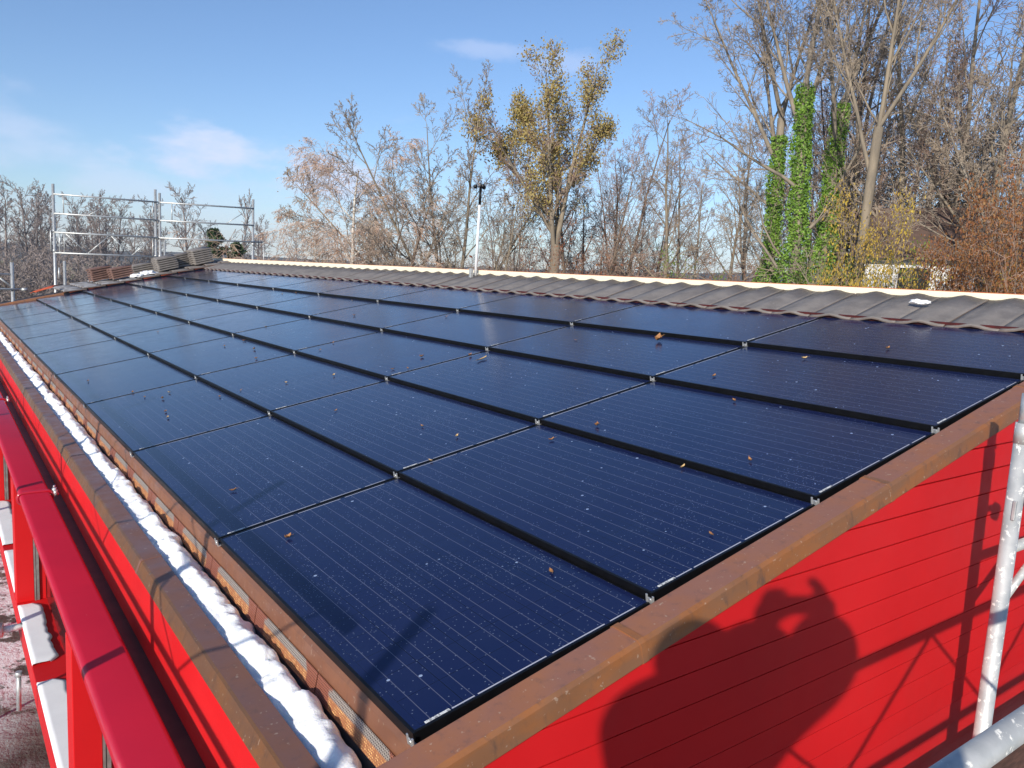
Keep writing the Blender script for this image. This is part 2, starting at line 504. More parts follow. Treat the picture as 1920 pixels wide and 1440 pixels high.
# wooded hills on the horizon
M['hill'] = simple('wooded_hill', (.06, .062, .05), (.085, .075, .06), .02, .95, bump=.6, bscale=.3)
nA, nR = 120, 8
V = []; F = []
for i in range(nA):
    a = R(-60) + i * R(200) / (nA - 1)           # azimuth from +y to +x
    h = 14 + 8 * noise.noise((a * 2.2, 3.1, 0)) + 4 * noise.noise((a * 9, 1, 0)) + 14 * max(0, math.sin((a - .35) * 1.5))
    for j in range(nR):
        t = j / (nR - 1)
        r = 620 + t * 500
        z = GZ - 1 + h * math.sin(t * math.pi) ** .8 + (1.6 * noise.noise((a * 60, t * 8, 5)) if 0 < j < nR - 1 else 0)
        V.append((r * math.sin(a), r * math.cos(a), z))
for i in range(nA - 1):
    for j in range(nR - 1):
        F.append((i * nR + j, (i + 1) * nR + j, (i + 1) * nR + j + 1, i * nR + j + 1))
mesh_obj('hills', np_mesh('hills', np.array(V), np.array(F), [M['hill']]), label='low wooded hills along the horizon', kind='structure')

# ------------------------------------------------------------------ building
bld = empty('red_building', (0, 0, GZ), 'long red clad building with copper flashings and a low pitched roof', 'building')
bld.location = (0, 0, 0)
YE = 16.62          # far end of the panel field
YF = 18.65          # far gable


def roofpt(u, v, n): return Vector((u * CS - n * SN, v, u * SN + n * CS))


def rot_roof(o): o.rotation_euler = (0, -S, 0); return o

# roof deck (local roof coordinates, rotated)
rot_roof(MB().box(0.02, 4.75, 0.0, YF - .05, -.16, -.065).build('roof_deck', M['deck'], bld))

# gable wall with shiplap boards
bm = bmesh.new()
zt = .0955
pitch = .1013
prof = []
z = 1.3
zs = 1.3 - ((1.3 - .09) % pitch)
b = MB()
z = .09 + pitch * 12
while z > GZ:
    z0 = z - pitch
    # board face leans out a little towards its lower edge; groove below
    b.prism([(-.1115, z), (-.1178, z0 + .010), (-.1168, z0 + .0080), (-.102, z0 + .0080), (-.102, z0), (-.06, z0), (-.06, z)], -.245, 4.62, 'x')
    z = z0
bmm = b.bm
bmesh.ops.bisect_plane(bmm, geom=bmm.verts[:] + bmm.edges[:] + bmm.faces[:], plane_co=roofpt(0, 0, -.03), plane_no=(-SN, 0, CS), clear_outer=True)
b.build('gable_wall', M['red'], bld)

# near verge flashing
vp = [(-.010, -.004), (-.020, .004), (-.112, .002), (-.124, -.006), (-.128, -.060), (-.120, -.066), (-.100, -.05), (-.05, -.05), (-.010, -.03)]
b = MB(); b.prism(vp, -.275, 4.68, 'x')
for f in b.bm.faces:
    c = f.calc_center_median()
    if c.y < -.118: f.material_index = 1
rot_roof(b.build('verge_flashing', [M['copper_top'], M['copper_face']], bld))
for lu in (.62, 1.86, 3.10):
    cy_, cz_ = -.07, -.03
    b = MB(); b.prism([(cy_ + (a_ - cy_) * 1.03, cz_ + (c_ - cz_) * 1.06 + .0008) for a_, c_ in vp], lu, lu + .022, 'x')
    rot_roof(b.build('flashing_lap', M['copper_face'], bld))
# far verge flashing
b = MB(); b.prism([(YE + .01, -.02), (YE + .02, .030), (YE + .17, .030), (YE + .18, -.07)], -.2, 1.36, 'x')
rot_roof(b.build('verge_flashing', M['copper_face'], bld))
# far gable wall
b = MB(); b.prism([(-.24, GZ), (4.6, GZ), (4.6, 4.6 * SN / CS - .09), (-.24, -.16)], YF - .06, YF)
b.build('gable_wall', M['red'], bld)

# eave: skirt, box gutter, coping, red fascia
L0, L1 = -.005, YE + .1
b = MB(); b.prism([(.012, -.022), (.004, -.018), (-.006, -.030), (-.010, -.074), (-.006, -.074), (.004, -.03)], L0, L1)
skirt = b.build('eave_skirt', M['copper_new'], bld)
b = MB(); b.prism([(-.0105, -.074), (-.022, -.142), (-.016, -.142), (-.004, -.074)], L0, L1)
b.build('backing_strip', M['copper_new'], skirt)
b = MB(); b.box(-.0015, .0, -.262, .262, .0, .066)
gr0 = b.build('perforated_grille', M['grille'], skirt)
rng = random.Random(3)
ngr = 30
for i in range(ngr):
    g = gr0 if i == 0 else gr0.copy()
    if i: COL.objects.link(g); g.parent = skirt
    g.location = (-.0245, .27 + i * .53, -.1395)
    g.rotation_euler = (0, R(9.6), 0)
b = MB(); b.prism([(-.018, -.142), (-.020, -.20), (-.152, -.20), (-.150, -.128), (-.158, -.128), (-.160, -.21), (-.010, -.21), (-.010, -.142)], L0 - .05, L1)
b.build('box_gutter', M['gutter'], bld)
b = MB(); b.box(-.158, -.0, -.062, -.052, -.22, -.06)
b.build('gutter_end', M['copper_face'], bld)
# coping in sheets with standing joints
yy = -.16; i = 0; LF = YF + .1
while yy < LF:
    ln = 2.0
    y1 = min(yy + ln, LF) - .003
    b = MB()
    b.prism([(-.150, -.128), (-.154, -.119), (-.222, -.126), (-.230, -.131), (-.2475, -.178), (-.2435, -.182), (-.222, -.14), (-.16, -.135)], yy, y1)
    for f in b.bm.faces:
        if f.calc_center_median().x < -.2255: f.material_index = 1
    b.build('coping', [M['coping_top'], M['coping_face']], bld)
    if yy > 0:
        b = MB(); b.prism([(-.149, -.126), (-.153, -.1172), (-.2225, -.1242), (-.2315, -.1295), (-.2492, -.1785), (-.2435, -.180), (-.224, -.132), (-.16, -.132)], yy - .012, yy + .012)
        b.build('coping_joint', M['coping_top'], bld)
    yy += ln
b = MB(); b.box(-.2455, -.17, -.108, LF, -.46, -.179)
b.build('eave_fascia', M['red'], bld)
b = MB(); b.box(-.36, -.2, -.108, LF, -.475, -.4605)
b.build('eave_soffit', M['brown'], bld)
# recessed window band and wall under it
b = MB(); b.box(-.330, -.25, -.1, LF, -1.19, -.476); b.build('window_band', M['window'], bld)
b = MB(); b.box(.30, .40, -.1, LF, GZ, -1.34); b.build('long_wall', M['red'], bld)
b = MB(); b.box(-.503, .42, -.1, LF, -1.335, -1.19, .004); b.build('window_sill', M['red'], bld)
# piers with blind rails
for i, py in enumerate((-.6 + .5, 1.71, 4.31, 6.91, 9.51, 12.11, 14.7)):
    b = MB(); b.box(-.50, -.400, py, py + .16, -1.189, -.382, .003).box(-.370, -.331, py + .01, py + .30, -1.189, -.4765, .002)
    pier = b.build('pier', M['red'], bld)
    b = MB(); b.box(-.399, -.390, py - .004, py + .03, -1.188, -.40).box(-.386, -.371, py - .002, py + .03, -1.188, -.40)
    b.build('guide_rail', M['rail_grey'], pier)
# flat red tube along the facade, held by pipe clamps
def rrect(x0, x1, z0, z1, r, n=5):
    out = []
    for cx, cz, a0 in ((x1 - r, z1 - r, 0), (x0 + r, z1 - r, 90), (x0 + r, z0 + r, 180), (x1 - r, z0 + r, 270)):
        for i in range(n + 1):
            a = R(a0 + 90 * i / n); out.append((cx + r * math.cos(a), cz + r * math.sin(a)))
    return out
b = MB(); b.prism(rrect(-.502, -.340, -.380, -.328, .022), -.5, LF)
for f in b.bm.faces: f.smooth = len(f.verts) == 4
beam = b.build('facade_tube', M['red_gloss'], bld)
for i, cy in enumerate((3.80, 7.39, 11.0, 14.6)):
    b = MB()
    loop = rrect(-.509, -.333, -.387, -.321, .028, 4)
    b.tube([(p[0], cy + .015, p[1]) for p in loop + loop[:2]], .0095, 8)
    b.box(-.330, -.300, cy - .02, cy + .05, -.345, -.335, .003)
    cl = b.build('pipe_clamp', M['red_gloss'], beam)
    for yy2 in (cy - .012, cy + .045):
        b = MB(); b.tube([(-.318, yy2, -.35), (-.318, yy2, -.316)], .013, 6)
        b.tube([(-.318, yy2, -.316), (-.318, yy2, -.300)], .007, 8)
        b.build('bolt', M['alu'], cl)

# ridge: one course of roof tiles, red lining, cream board
def tile_geo(b, u0, v0, w, ln, n0, rng, hgt=.020, th=.013, mats=(0, 1), tilt=.02):
    """one pantile: convex roll across its width"""
    nx = 9
    dz = rng.uniform(-.003, .003); dv = rng.uniform(-.003, .003); sk = rng.uniform(-.004, .004)
    rows = []
    for (u, dn) in ((u0, 0.), (u0 + .02, .001), (u0 + ln * .55, .0), (u0 + ln, -.004)):
        top = []; bot = []
        for i in range(nx):
            t = i / (nx - 1)
            hh = hgt * (.5 - .5 * math.cos(2 * math.pi * min(1, t * 1.02))) ** 1.7
            nn = n0 + hh + dn + dz - tilt * (u - u0)
            vv = v0 + dv + sk * (u - u0) / ln + t * (w - .005)
            edge = .004 if u == u0 else 0
            top.append(b.bm.verts.new((u, vv, nn + th - edge))); bot.append(b.bm.verts.new((u, vv, nn)))
        rows.append((top, bot))
    for (t0, b0), (t1, b1) in zip(rows, rows[1:]):
        for i in range(nx - 1):
            f = b.bm.faces.new((t0[i], t0[i + 1], t1[i + 1], t1[i])); f.smooth = True; f.material_index = mats[0]
            f = b.bm.faces.new((b0[i], b1[i], b1[i + 1], b0[i + 1])); f.material_index = mats[1]
        for i in (0, nx - 1):
            b.bm.faces.new((t0[i], t1[i], b1[i], b0[i])).material_index = mats[1]
    for (tp, bt) in (rows[0], rows[-1]):
        for i in range(nx - 1): b.bm.faces.new((tp[i], tp[i + 1], bt[i + 1], bt[i])).material_index = mats[1]

rng = random.Random(5)
b = MB()
v = -.14
while v < YE - .15:
    tile_geo(b, 4.066, v, .300, .58, -.0155, rng, .021, .012, (0, 1), -.068)
    v += .300
rot_roof(b.build('ridge_tiles', [M['tile'], M['tile_edge']], bld))
rot_roof(MB().box(4.086, 4.095, -.10, YE, -.06, .012).build('tile_lining', M['red_dark'], bld))
b = MB(); b.box(4.515, 4.555, -.16, YF + .3, 1.02, 1.192)
ridge = b.build('ridge_board', M['cream'], bld)
ridge.location = (0, 0, -.055); ridge.rotation_euler = (.0030, 0, 0)
MB().box(4.512, 4.60, -.17, YF + .3, 1.1925, 1.1955).build('membrane_edge', M['orange_edge'], ridge)

# far tile field beside the panels
b = MB()
course = .355
u = 1.30; i = 0
while u < 4.5:
    for j in range(6):
        v0 = YE - .02 + j * .335
        tile_geo(b, u, v0 - .05, .335, .42, .045, rng, .022, .018, (2 if u < 3.0 else 0, 1), .06)
    b.box(u + .10, u + course * .93, YE - .052, YE - .030, .016, .040, 0, 3)
    b.box(u, u + course, YE - .028, YE - .016, -.06, .03, 0, 4)
    u += course; i += 1
rot_roof(b.build('side_tiles', [M['tile'], M['tile_edge'], M['tile_frost'], M['tile_red'], M['deck']], bld))

# ------------------------------------------------------------------ solar panels
UE = [0., .800, 1.616, 2.444, 3.262, 4.082]
VE = [x * 1.6598 for x in (0., .939, 1.930, 2.940, 3.953, 4.969, 5.984, 6.993, 7.997, 8.996, 9.994)]
PW, PL = .800, 1.652
LIFT = .012


def panel_n(u):
    for a, c in zip(UE, UE[1:]):
        if a <= u < c: return LIFT - 2 * LIFT * (u - a) / (c - a)
    return 0

proto = empty('solar_panel')
b = MB()
fw, fh = .010, .034
b.box(0.001, fw, 0.004, PL - .004, -fh, .0012, .0008).box(PW - fw, PW - .001, 0.004, PL - .004, -fh, .0012, .0008)
b.box(fw, PW - fw, 0.004, fw + .003, -fh, .0012, .0008).box(fw, PW - fw, PL - fw - .003, PL - .004, -fh, .0012, .0008)
b.build('frame', M['black'], proto)
b = MB(); b.box(fw, PW - fw, fw + .003, PL - fw - .003, -.006, 0)
b.build('glass', M['glass'], proto)
b = MB(); b.box(.042, .112, .0150, .0235, .0004, .0012)
b.build('sticker', M['white_label'], proto)
b = MB()       # bent clamp bracket on the lower corner
b.box(-.010, .003, -.015, .019, -.027, -.022, .001)
b.box(-.011, -.007, -.015, -.008, -.027, .001, .001).box(-.011, -.007, .012, .019, -.027, .001, .001)
b.box(-.010, -.006, -.008, .012, -.023, -.008, .001)
b.tube([(-.012, .002, -.014), (-.006, .002, -.014)], .006, 8)
b.build('clamp', M['alu'], proto)
ROWN = ['bottom', 'second', 'third', 'fourth', 'top']
ROWL = ['in the bottom row along the gutter', 'in the second row up from the gutter', 'in the third row up from the gutter',
        'in the fourth row up from the gutter', 'in the top row under the ridge tiles']
COLL = ['first at the near red gable', 'second from the near gable', 'third from the near gable', 'fourth from the near gable', 'fifth from the near gable',
        'fifth from the far end', 'fourth from the far end', 'third from the far end', 'second from the far end', 'last at the far end']
first = True
for r_ in range(5):
    for c_ in range(10):
        o = proto if first else copy_tree(proto)
        first = False
        su = (UE[r_ + 1] - UE[r_]) / PW; sv = (VE[c_ + 1] - VE[c_]) / (PL + .004)
        o.location = roofpt(UE[r_], VE[c_] + .002, LIFT)
        o.rotation_euler = (0, -S + math.atan2(2 * LIFT, PW), 0)
        o.scale = (su, sv, 1)
        tag(o, 'solar panel %s, %s' % (ROWL[r_], COLL[c_]), 'solar panel', 'solar panels covering the roof')

# ------------------------------------------------------------------ fallen leaves on the glass
def leaf_mesh(name, ln, wd, curl, seed, mat):
    rg = random.Random(seed)
    bm = bmesh.new()
    n = 7; rows = []
    for i in range(n):
        t = i / (n - 1)
        w = wd * math.sin(math.pi * (t * .92 + .06)) * (1 + .25 * rg.uniform(-1, 1)) * .5
        x = (t - .5) * ln
        zc = curl * ln * (2 * t - 1) ** 2 * .5
        rows.append([bm.verts.new((x, -w, .004 + zc + curl * wd * .9 * rg.uniform(.6, 1.2))), bm.verts.new((x, 0, .003 + zc)),
                     bm.verts.new((x + .05 * ln * rg.uniform(-1, 1), w, .004 + zc + curl * wd * .8 * rg.uniform(.5, 1.3)))])
    for A, B in zip(rows, rows[1:]):
        for j in (0, 1): bm.faces.new((A[j], A[j + 1], B[j + 1], B[j])).smooth = True
    # stalk
    p0 = rows[0][1].co
    a = bm.verts.new(p0 + Vector((0, -.0012, 0))); c = bm.verts.new(p0 + Vector((0, .0012, 0)))
    d = bm.verts.new(p0 + Vector((-.35 * ln, .006, .006))); e = bm.verts.new(p0 + Vector((-.35 * ln, .0085, .006)))
    bm.faces.new((a, c, e, d))
    me = bpy.data.meshes.new(name); bm.to_mesh(me); bm.free(); me.materials.append(mat)
    return me
LM = [leaf_mesh('fallen_leaf', .042, .022, .35, 1, M['fallen']), leaf_mesh('fallen_leaf', .036, .028, .5, 2, M['fallen']), leaf_mesh('fallen_leaf', .048, .018, .22, 4, M['fallen']),
      leaf_mesh('fallen_leaf', .040, .024, .4, 7, M['fallen_pale'])]
LP = [(0.21, 2.05), (0.2, 1.33), (0.71, 0.36), (0.97, 1.55), (1.71, 1.23), (2.61, 1.27), (1.76, 0.39), (1.59, 0.59), (1.2, 0.12), (1.49, 1.31), (3.13, 2.17), (2.24, 2.99), (3.45, 0.76), (2.36, 0.94),
      (2.89, 2.74), (3.14, 1.07), (2.06, 3.51), (1.81, 3.27), (1.74, 3.36), (1.45, 3.72), (1.06, 2.81), (1.22, 2.06), (0.36, 3.99), (0.33, 3.8), (0.16, 5.83), (0.33, 4.9), (0.36, 4.63), (0.52, 4.58), (0.44, 4.43),
      (0.86, 3.97), (0.73, 4.04), (1.15, 3.86), (1.74, 4.64), (1.94, 4.83), (2.66, 5.92), (1.95, 6.55), (1.57, 6.09), (1.47, 5.5), (1.36, 6.02), (1.24, 1.75), (2.27, 3.18), (0.54, 9.73), (1.19, 7.96), (3.17, 7.06),
      (3.03, 4.73), (3.2, 8.9), (1.33, 5.03), (3.08, 9.11)]
COLS = ['first column at the near gable', 'second column from the near gable', 'third column from the near gable', 'fourth column from the near gable', 'fifth column from the near gable', 'sixth column from the near gable']
rng = random.Random(11)
for i, (u, v) in enumerate(LP):
    r_ = max(j for j in range(5) if UE[j] <= u); c_ = min(9, max(j for j in range(10) if VE[j] <= v))
    big = (u, v) in ((3.13, 2.17), (2.24, 2.99))
    me = LM[3] if i % 4 == 3 or (u, v) == (2.24, 2.99) else LM[i % 3]
    o = mesh_obj('fallen_leaf', me)
    o.location = roofpt(u, v, panel_n(u) + .002)
    o.rotation_euler = (Matrix.Rotation(-S, 3, 'Y') @ Matrix.Rotation(rng.uniform(0, 6.28), 3, 'Z')).to_euler()
    s_ = rng.uniform(.55, .85)
    if big: s_ = 1.8
    elif v > 4: s_ *= 1.05
    o.scale = (s_, s_ * rng.uniform(.8, 1.1), s_)
    if (u, v) == (3.13, 2.17): lab = 'large dark curled leaf on the fourth row of panels'
    elif (u, v) == (2.24, 2.99):
        lab = 'long pale flat leaf beside a silver clamp on the third panel row'
        o.scale = (2.6, 1.1, .8); o.rotation_euler = (Matrix.Rotation(-S, 3, 'Y') @ Matrix.Rotation(R(12), 3, 'Z')).to_euler()
    else: lab = 'small dry leaf on the %s-row panel in the %s' % (ROWN[r_], COLS[min(5, c_)])
    tag(o, lab, 'leaf', 'fallen leaves on the panels')

# ------------------------------------------------------------------ snow in the gutter and on sills
def snow_bank(name, y0, y1, step, xin, xout, zb, hmax, seed, label):
    """lumpy bank; cross-section from xout (outer) to a ragged inner edge"""
    n = int((y1 - y0) / step) + 1
    m = 17
    V = []; F = []
    for i in range(n):
        y = y0 + (y1 - y0) * i / (n - 1)
        ends = min(1, (y - y0) / .16) ** .5 if y - y0 < .16 else 1
        lump = .5 + .35 * noise.noise((y * 2.1, seed, 0)) + .30 * noise.noise((y * 8.7, seed, 4)) + .16 * noise.noise((y * 21, seed, 8))
        xi = xin + .016 * noise.noise((y * 2.2, seed + 9, 0)) + .022 * noise.noise((y * 9, seed + 3, 0)) + .010 * noise.noise((y * 19, seed + 30, 0)) + .008 * noise.noise((y * 34, seed, 3))
        xo = xout + .008 * noise.noise((y * 3, seed + 20, 0)) + .006 * noise.noise((y * 14, seed + 24, 0))
        xc = (xi + xo) / 2
        xi = xc + (xi - xc) * ends; xo = xc + (xo - xc) * ends
        h = hmax * (.62 + .48 * lump) * (.35 + .65 * ends)
        for j in range(m):
            t = j / (m - 1)
            sh = (0 if j in (0, m - 1) else (.50 + 1.0 * t if t < .5 else max(0., 1 - ((t - .5) / .5) ** 2.6) ** .7))
            x = xo + (xi - xo) * (t if j != 1 else .012)
            dx = .014 * noise.noise((x * 22, y * 13, seed)) * (1 if 0 < j < m - 1 else 0)
            zz = zb + h * sh * (1 + .36 * noise.noise((x * 13, y * 7.5, seed + 2)) + .14 * noise.noise((x * 34, y * 22, seed + 5)) + .05 * noise.noise((x * 90, y * 70, seed + 6)))
            V.append((x, y + dx, zz))
    for i in range(n - 1):
        for j in range(m - 1): F.append((i * m + j, i * m + j + 1, (i + 1) * m + j + 1, (i + 1) * m + j))
    nb = len(V)
    # flat underside so the bank is a closed body
    for i in range(n):
        a = V[i * m]; c = V[i * m + m - 1]
        V.append((a[0], a[1], zb - .02)); V.append((c[0], c[1], zb - .02))
    for i in range(n - 1):
        F.append((nb + i * 2, nb + i * 2 + 2, nb + i * 2 + 3, nb + i * 2 + 1))
        F.append((i * m, (i + 1) * m, nb + i * 2 + 2, nb + i * 2))
        F.append((i * m + m - 1, nb + i * 2 + 1, nb + i * 2 + 3, (i + 1) * m + m - 1))
    F.append((0, nb, nb + 1, m - 1)); F.append(((n - 1) * m, n * m - 1, nb + 2 * n - 1, nb + 2 * n - 2))
    me = np_mesh(name, np.array(V), np.array(F), [M['snow']])
    return mesh_obj(name, me, label=label, kind='stuff')
snow_bank('gutter_snow', .07, 16.6, .009, -.028, -.1515, -.180, .088, 2.0, 'lumpy white snow lying in the long box gutter below the panels')


def sill_snow(y0, y1, seed, label):
    n = int((y1 - y0) / .02) + 1; m = 8
    V = []; F = []
    for i in range(n):
        y = y0 + (y1 - y0) * i / (n - 1)
        e = min(1, min(y - y0, y1 - y) / .08 + .25)
        xi = -.372 + .03 * noise.noise((y * 2.3, seed, 0)) + .022 * noise.noise((y * 11, seed, 1)) - .05 * (1 - e)
        for j in range(m):
            t = (0, .02, .2, .4, .6, .8, .96, 1)[j]; x = -.501 + (xi + .501) * t
            zz = -1.188 + (.016 if 0 < j < m - 1 else .002) * (.6 + .4 * e) + .001 * noise.noise((x * 6, y * 4, seed)) * (0 < j < m - 1)
            V.append((x, y + .02 * noise.noise((x * 14, y * 4, seed)) * (1 - e), zz))
    for i in range(n - 1):
        for j in range(m - 1): F.append((i * m + j, i * m + j + 1, (i + 1) * m + j + 1, (i + 1) * m + j))
    return mesh_obj('sill_snow', np_mesh('sill_snow', np.array(V), np.array(F), [M['snow_flat']]), label=label, kind='stuff')
sill_snow(1.90, 3.12, 1.0, 'flat sheet of snow on the red sill, nearest the corner')
sill_snow(3.34, 4.24, 2.0, 'ragged sheet of snow on the red sill just before the red pier')
sill_snow(4.50, 5.4, 3.0, 'sheet of snow on the red sill behind the first red pier')
sill_snow(5.55, 6.85, 4.0, 'sheet of snow on the far part of the red sill')
sill_snow(7.1, 9.4, 5.0, 'farthest sheet of snow on the red sill')

# small snow remains on the roof
def snow_patch(u, v, n, ru, rv, h, seed, label):
    bm = bmesh.new()
    bmesh.ops.create_icosphere(bm, subdivisions=4, radius=1)
    for vv in bm.verts:
        d = vv.co.copy(); k_ = 1 + .45 * noise.noise(d * 2.0 + Vector((seed, 0, 0))) + .25 * noise.noise(d * 5 + Vector((0, seed, 0)))
        vv.co = Vector((d.x * ru * k_, d.y * rv * k_, max(-.01, d.z * h * k_)))
    for f in bm.faces: f.smooth = True
    me = bpy.data.meshes.new('roof_snow'); bm.to_mesh(me); bm.free(); me.materials.append(M['snow'])
    o = mesh_obj('roof_snow', me, label=label, kind='stuff'); o.location = roofpt(u, v, n); rot_roof(o)
    return o
snow_patch(4.36, 1.05, .062, .022, .060, .014, 1, 'small patch of snow left on the ridge tiles')
snow_patch(3.0, 17.0, .09, .17, .30, .05, 2, 'melting snow between the tile stacks on the far roof edge')
snow_patch(2.75, 16.85, .09, .12, .22, .04, 5, 'thin snow beside the small tile stack')

# ------------------------------------------------------------------ stacks of loose roof tiles at the far end
def loose_tile():
    b = MB(); rg = random.Random(2)
    tile_geo(b, -.21, -.165, .335, .42, 0, rg, .018, .030, (0, 0), 0)
    me_o = b.build('roof_tile', M['tile'])
    return me_o
lt = loose_tile()
STK = [  # u, v, tilt of stack, layers, description, reddish
    (3.42, 17.05, 8, 6, 'in the tall stack beside the melting snow', 0),
    (3.50, 17.50, 9, 6, 'in the stack right behind the melting snow', 0),
    (4.18, 17.02, 8, 7, 'in the tallest stack next to the cream ridge board', 0),
    (4.22, 17.46, 7, 7, 'in the back stack next to the cream ridge board', 0),
    (3.83, 17.4, 12, 6, 'in the middle stack between two big ones', 0),
    (2.18, 17.55, 8, 6, 'in the small reddish stack farthest left', 1),
    (2.50, 17.10, 8, 5, 'in the small reddish stack left of the snow', 1),
    (3.05, 17.75, 4, 4, 'in the low stack at the roof edge behind', 0)]
mred = simple('reddish_tile', (.20, .11, .085), (.15, .085, .07), 12, .7)
ltr = lt.data.copy(); ltr.materials.clear(); ltr.materials.append(mred)
first = True
rng = random.Random(8)
for (u, v, tl, nl, txt, red) in STK:
    for j in range(nl):
        o = lt if first else lt.copy()
        if not first: COL.objects.link(o)
        first = False
        if red: o.data = ltr
        o.location = roofpt(u + rng.uniform(-.008, .008), v + rng.uniform(-.008, .008), .10 + j * .046)
        o.rotation_euler = (Matrix.Rotation(-S - R(2), 3, 'Y') @ Matrix.Rotation(R(tl + rng.uniform(-2, 2)), 3, 'Z')).to_euler()
        tag(o, ('reddish' if red else 'grey') + ' loose roof tile ' + txt, 'roof tile', 'loose roof tiles stacked on the far roof edge')
# broken orange clay scraps at the far eave corner
rg = random.Random(4)
for i, (u, v, lab) in enumerate(((.95, 17.15, 'broken orange clay tile leaning at the far eave corner'), (1.12, 17.0, 'red clay tile fragment beside the frosted tiles at the far corner'))):
    b = MB(); tile_geo(b, -.2, -.15, .3, .40, 0, rg, .03, .016, (0, 0), 0)
    o = b.build('clay_tile', M['tile_red'], label=lab, cat='clay tile')
    o.location = roofpt(u, v, .12 + .03 * i); o.rotation_euler = (R(-8 + 20 * i), -S - R(4), R(30 - 70 * i)); o.scale = (.7, .7, .7)

# ------------------------------------------------------------------ weather mast on the ridge
mast = empty('weather_mast', (4.46, 6.55, 1.07), 'slim white wind sensor mast with black cup head on the cream ridge board', 'wind sensor')
MB().tube([(0, 0, 0), (.016, 0, .86)], .0165, 12).build('pole', simple('white_pole', (.80, .80, .82), None, rough=.35), mast)
b = MB(); b.tube([(.016, 0, .86), (.020, 0, 1.07)], .016, 10).tube([(.020, 0, 1.07), (.021, 0, 1.15)], .006, 8)
b.build('sensor_shaft', M['black'], mast)
b = MB()
for a in (20, 140, 260):
    dx, dy = math.cos(R(a)), math.sin(R(a))
    b.tube([(.02, 0, 1.075), (.02 + .05 * dx, .05 * dy, 1.075)], .005, 6)
    r = bmesh.ops.create_uvsphere(b.bm, u_segments=12, v_segments=8, radius=.026)
    for vv in r['verts']: vv.co += Vector((.02 + .065 * dx, .065 * dy, 1.075))
b.build('cup_rotor', M['black'], mast)
b = MB(); b.box(-.09, -.05, -.03, .01, -.02, .10, .004).box(-.05, .04, -.012, .012, .02, .05, .003)
b.build('bracket', M['galv'], mast)

# ------------------------------------------------------------------ scaffolds
def girder(b, p0, p1, h, r, n, phase=0.0, rd=.011):
    """lattice girder: two chords and a W of thin bars"""
    p0 = Vector(p0); p1 = Vector(p1); d = p1 - p0
    b.tube([p0, p1], r, 10); lo = Vector((0, 0, -h))
    b.tube([p0 + lo, p1 + lo], r, 10)
    for i in range(n):
        a = p0 + d * ((i + phase) / n); m_ = p0 + d * ((i + .5 + phase) / n); c = p0 + d * ((i + 1 + phase) / n)
        if 0 <= (i + phase) / n and (i + .5 + phase) / n <= 1: b.tube([a, m_ + lo], rd, 6)
        if (i + 1 + phase) / n <= 1: b.tube([m_ + lo, c], rd, 6)

# far scaffold along the far gable
fs = empty('scaffold', (0, 0, 0), 'galvanised scaffold guard frame standing along the far end of the roof', 'scaffold')
YS = 18.85
for x, zt_ in ((1.37, 2.62), (3.47, 2.72), (3.565, 2.65), (5.78, 2.72)):
    b = MB(); b.tube([(x, YS, GZ), (x, YS, zt_)], .030, 12)
    for zz in (1.17, 1.60): b.tube([(x, YS, zz - .03), (x, YS, zz + .03)], .042, 10)
    b.build('standard', M['galv'], fs)
for z in (2.43, 2.01, 1.60, 1.15):
    b = MB(); b.tube([(1.37, YS - .035, z - .03), (3.52, YS - .035, z)], .019, 8)
    b.build('guard_rail', M['galv'], fs)
    if z > 1.3:
        b = MB(); b.tube([(3.56, YS - .03, z), (5.78 + (.24 if z < 1.7 else 0), YS - .03, z + .06)], .019, 8)
        b.build('guard_rail', M['galv'], fs)
xs = [1.56, 2.02, 2.49, 2.93, 3.40]
zz = [1.585, 1.14, 1.59, 1.145, 1.58]
bars = [((xs[i], zz[i]), (xs[i + 1], zz[i + 1]), .011) for i in range(4)] + [((2.02, 1.98), (2.35, 2.2), .009), ((5.1, 2.06), (5.5, 2.34), .009)]
bars += [((x, 1.14), (x, 1.59), .013) for x in (1.56, 3.40)] + [((x, 1.99), (x, 2.43), .013) for x in (1.56, 3.40, 3.83, 5.60)]
for p0, p1, r_ in bars:
    MB().tube([(p0[0], YS - .03, p0[1]), (p1[0], YS - .03, p1[1])], r_, 6).build('lattice_bar', M['galv'], fs)
b = MB(); b.tube([(1.30, YS - .02, 1.15), (1.30, YS - .02, 1.6), (1.37, YS - .02, 1.6)], .016, 8).tube([(1.47, YS - .02, 1.12), (1.47, YS - .02, 1.6)], .016, 8)
b.tube([(1.55, YS - .05, GZ), (1.55, YS - .05, .95)], .030, 10).tube([(1.44, YS - .05, .55), (1.44, YS - .05, .8)], .02, 8)
b.tube([(6.05, YS - .03, .9), (6.05, YS - .03, 1.6)], .012, 6).tube([(3.66, YS - .03, GZ), (3.66, YS - .03, 1.55)], .024, 8)
b.build('side_frame', M['galv'], fs)

# lower scaffold frame at the far eave corner
ls = empty('scaffold', (0, 0, 0), 'low white scaffold corner post with brace beyond the far eave', 'scaffold')
MB().tube([(.44, 17.35, GZ), (.45, 17.35, .88)], .033, 10).build('standard', M['galv'], ls)
b = MB(); b.tube([(-.6, 17.35, .62), (.45, 17.35, .64)], .022, 8).tube([(.17, 17.35, .62), (.44, 17.35, .38)], .018, 8)
b.build('transom', M['galv'], ls)
b = MB(); b.tube([(-.5, 17.3, .34), (.68, 17.3, .345)], .022, 8).tube([(.60, 17.3, .345), (.70, 17.3, .345)], .034, 8)
b.build('ledger', M['galv'], ls)

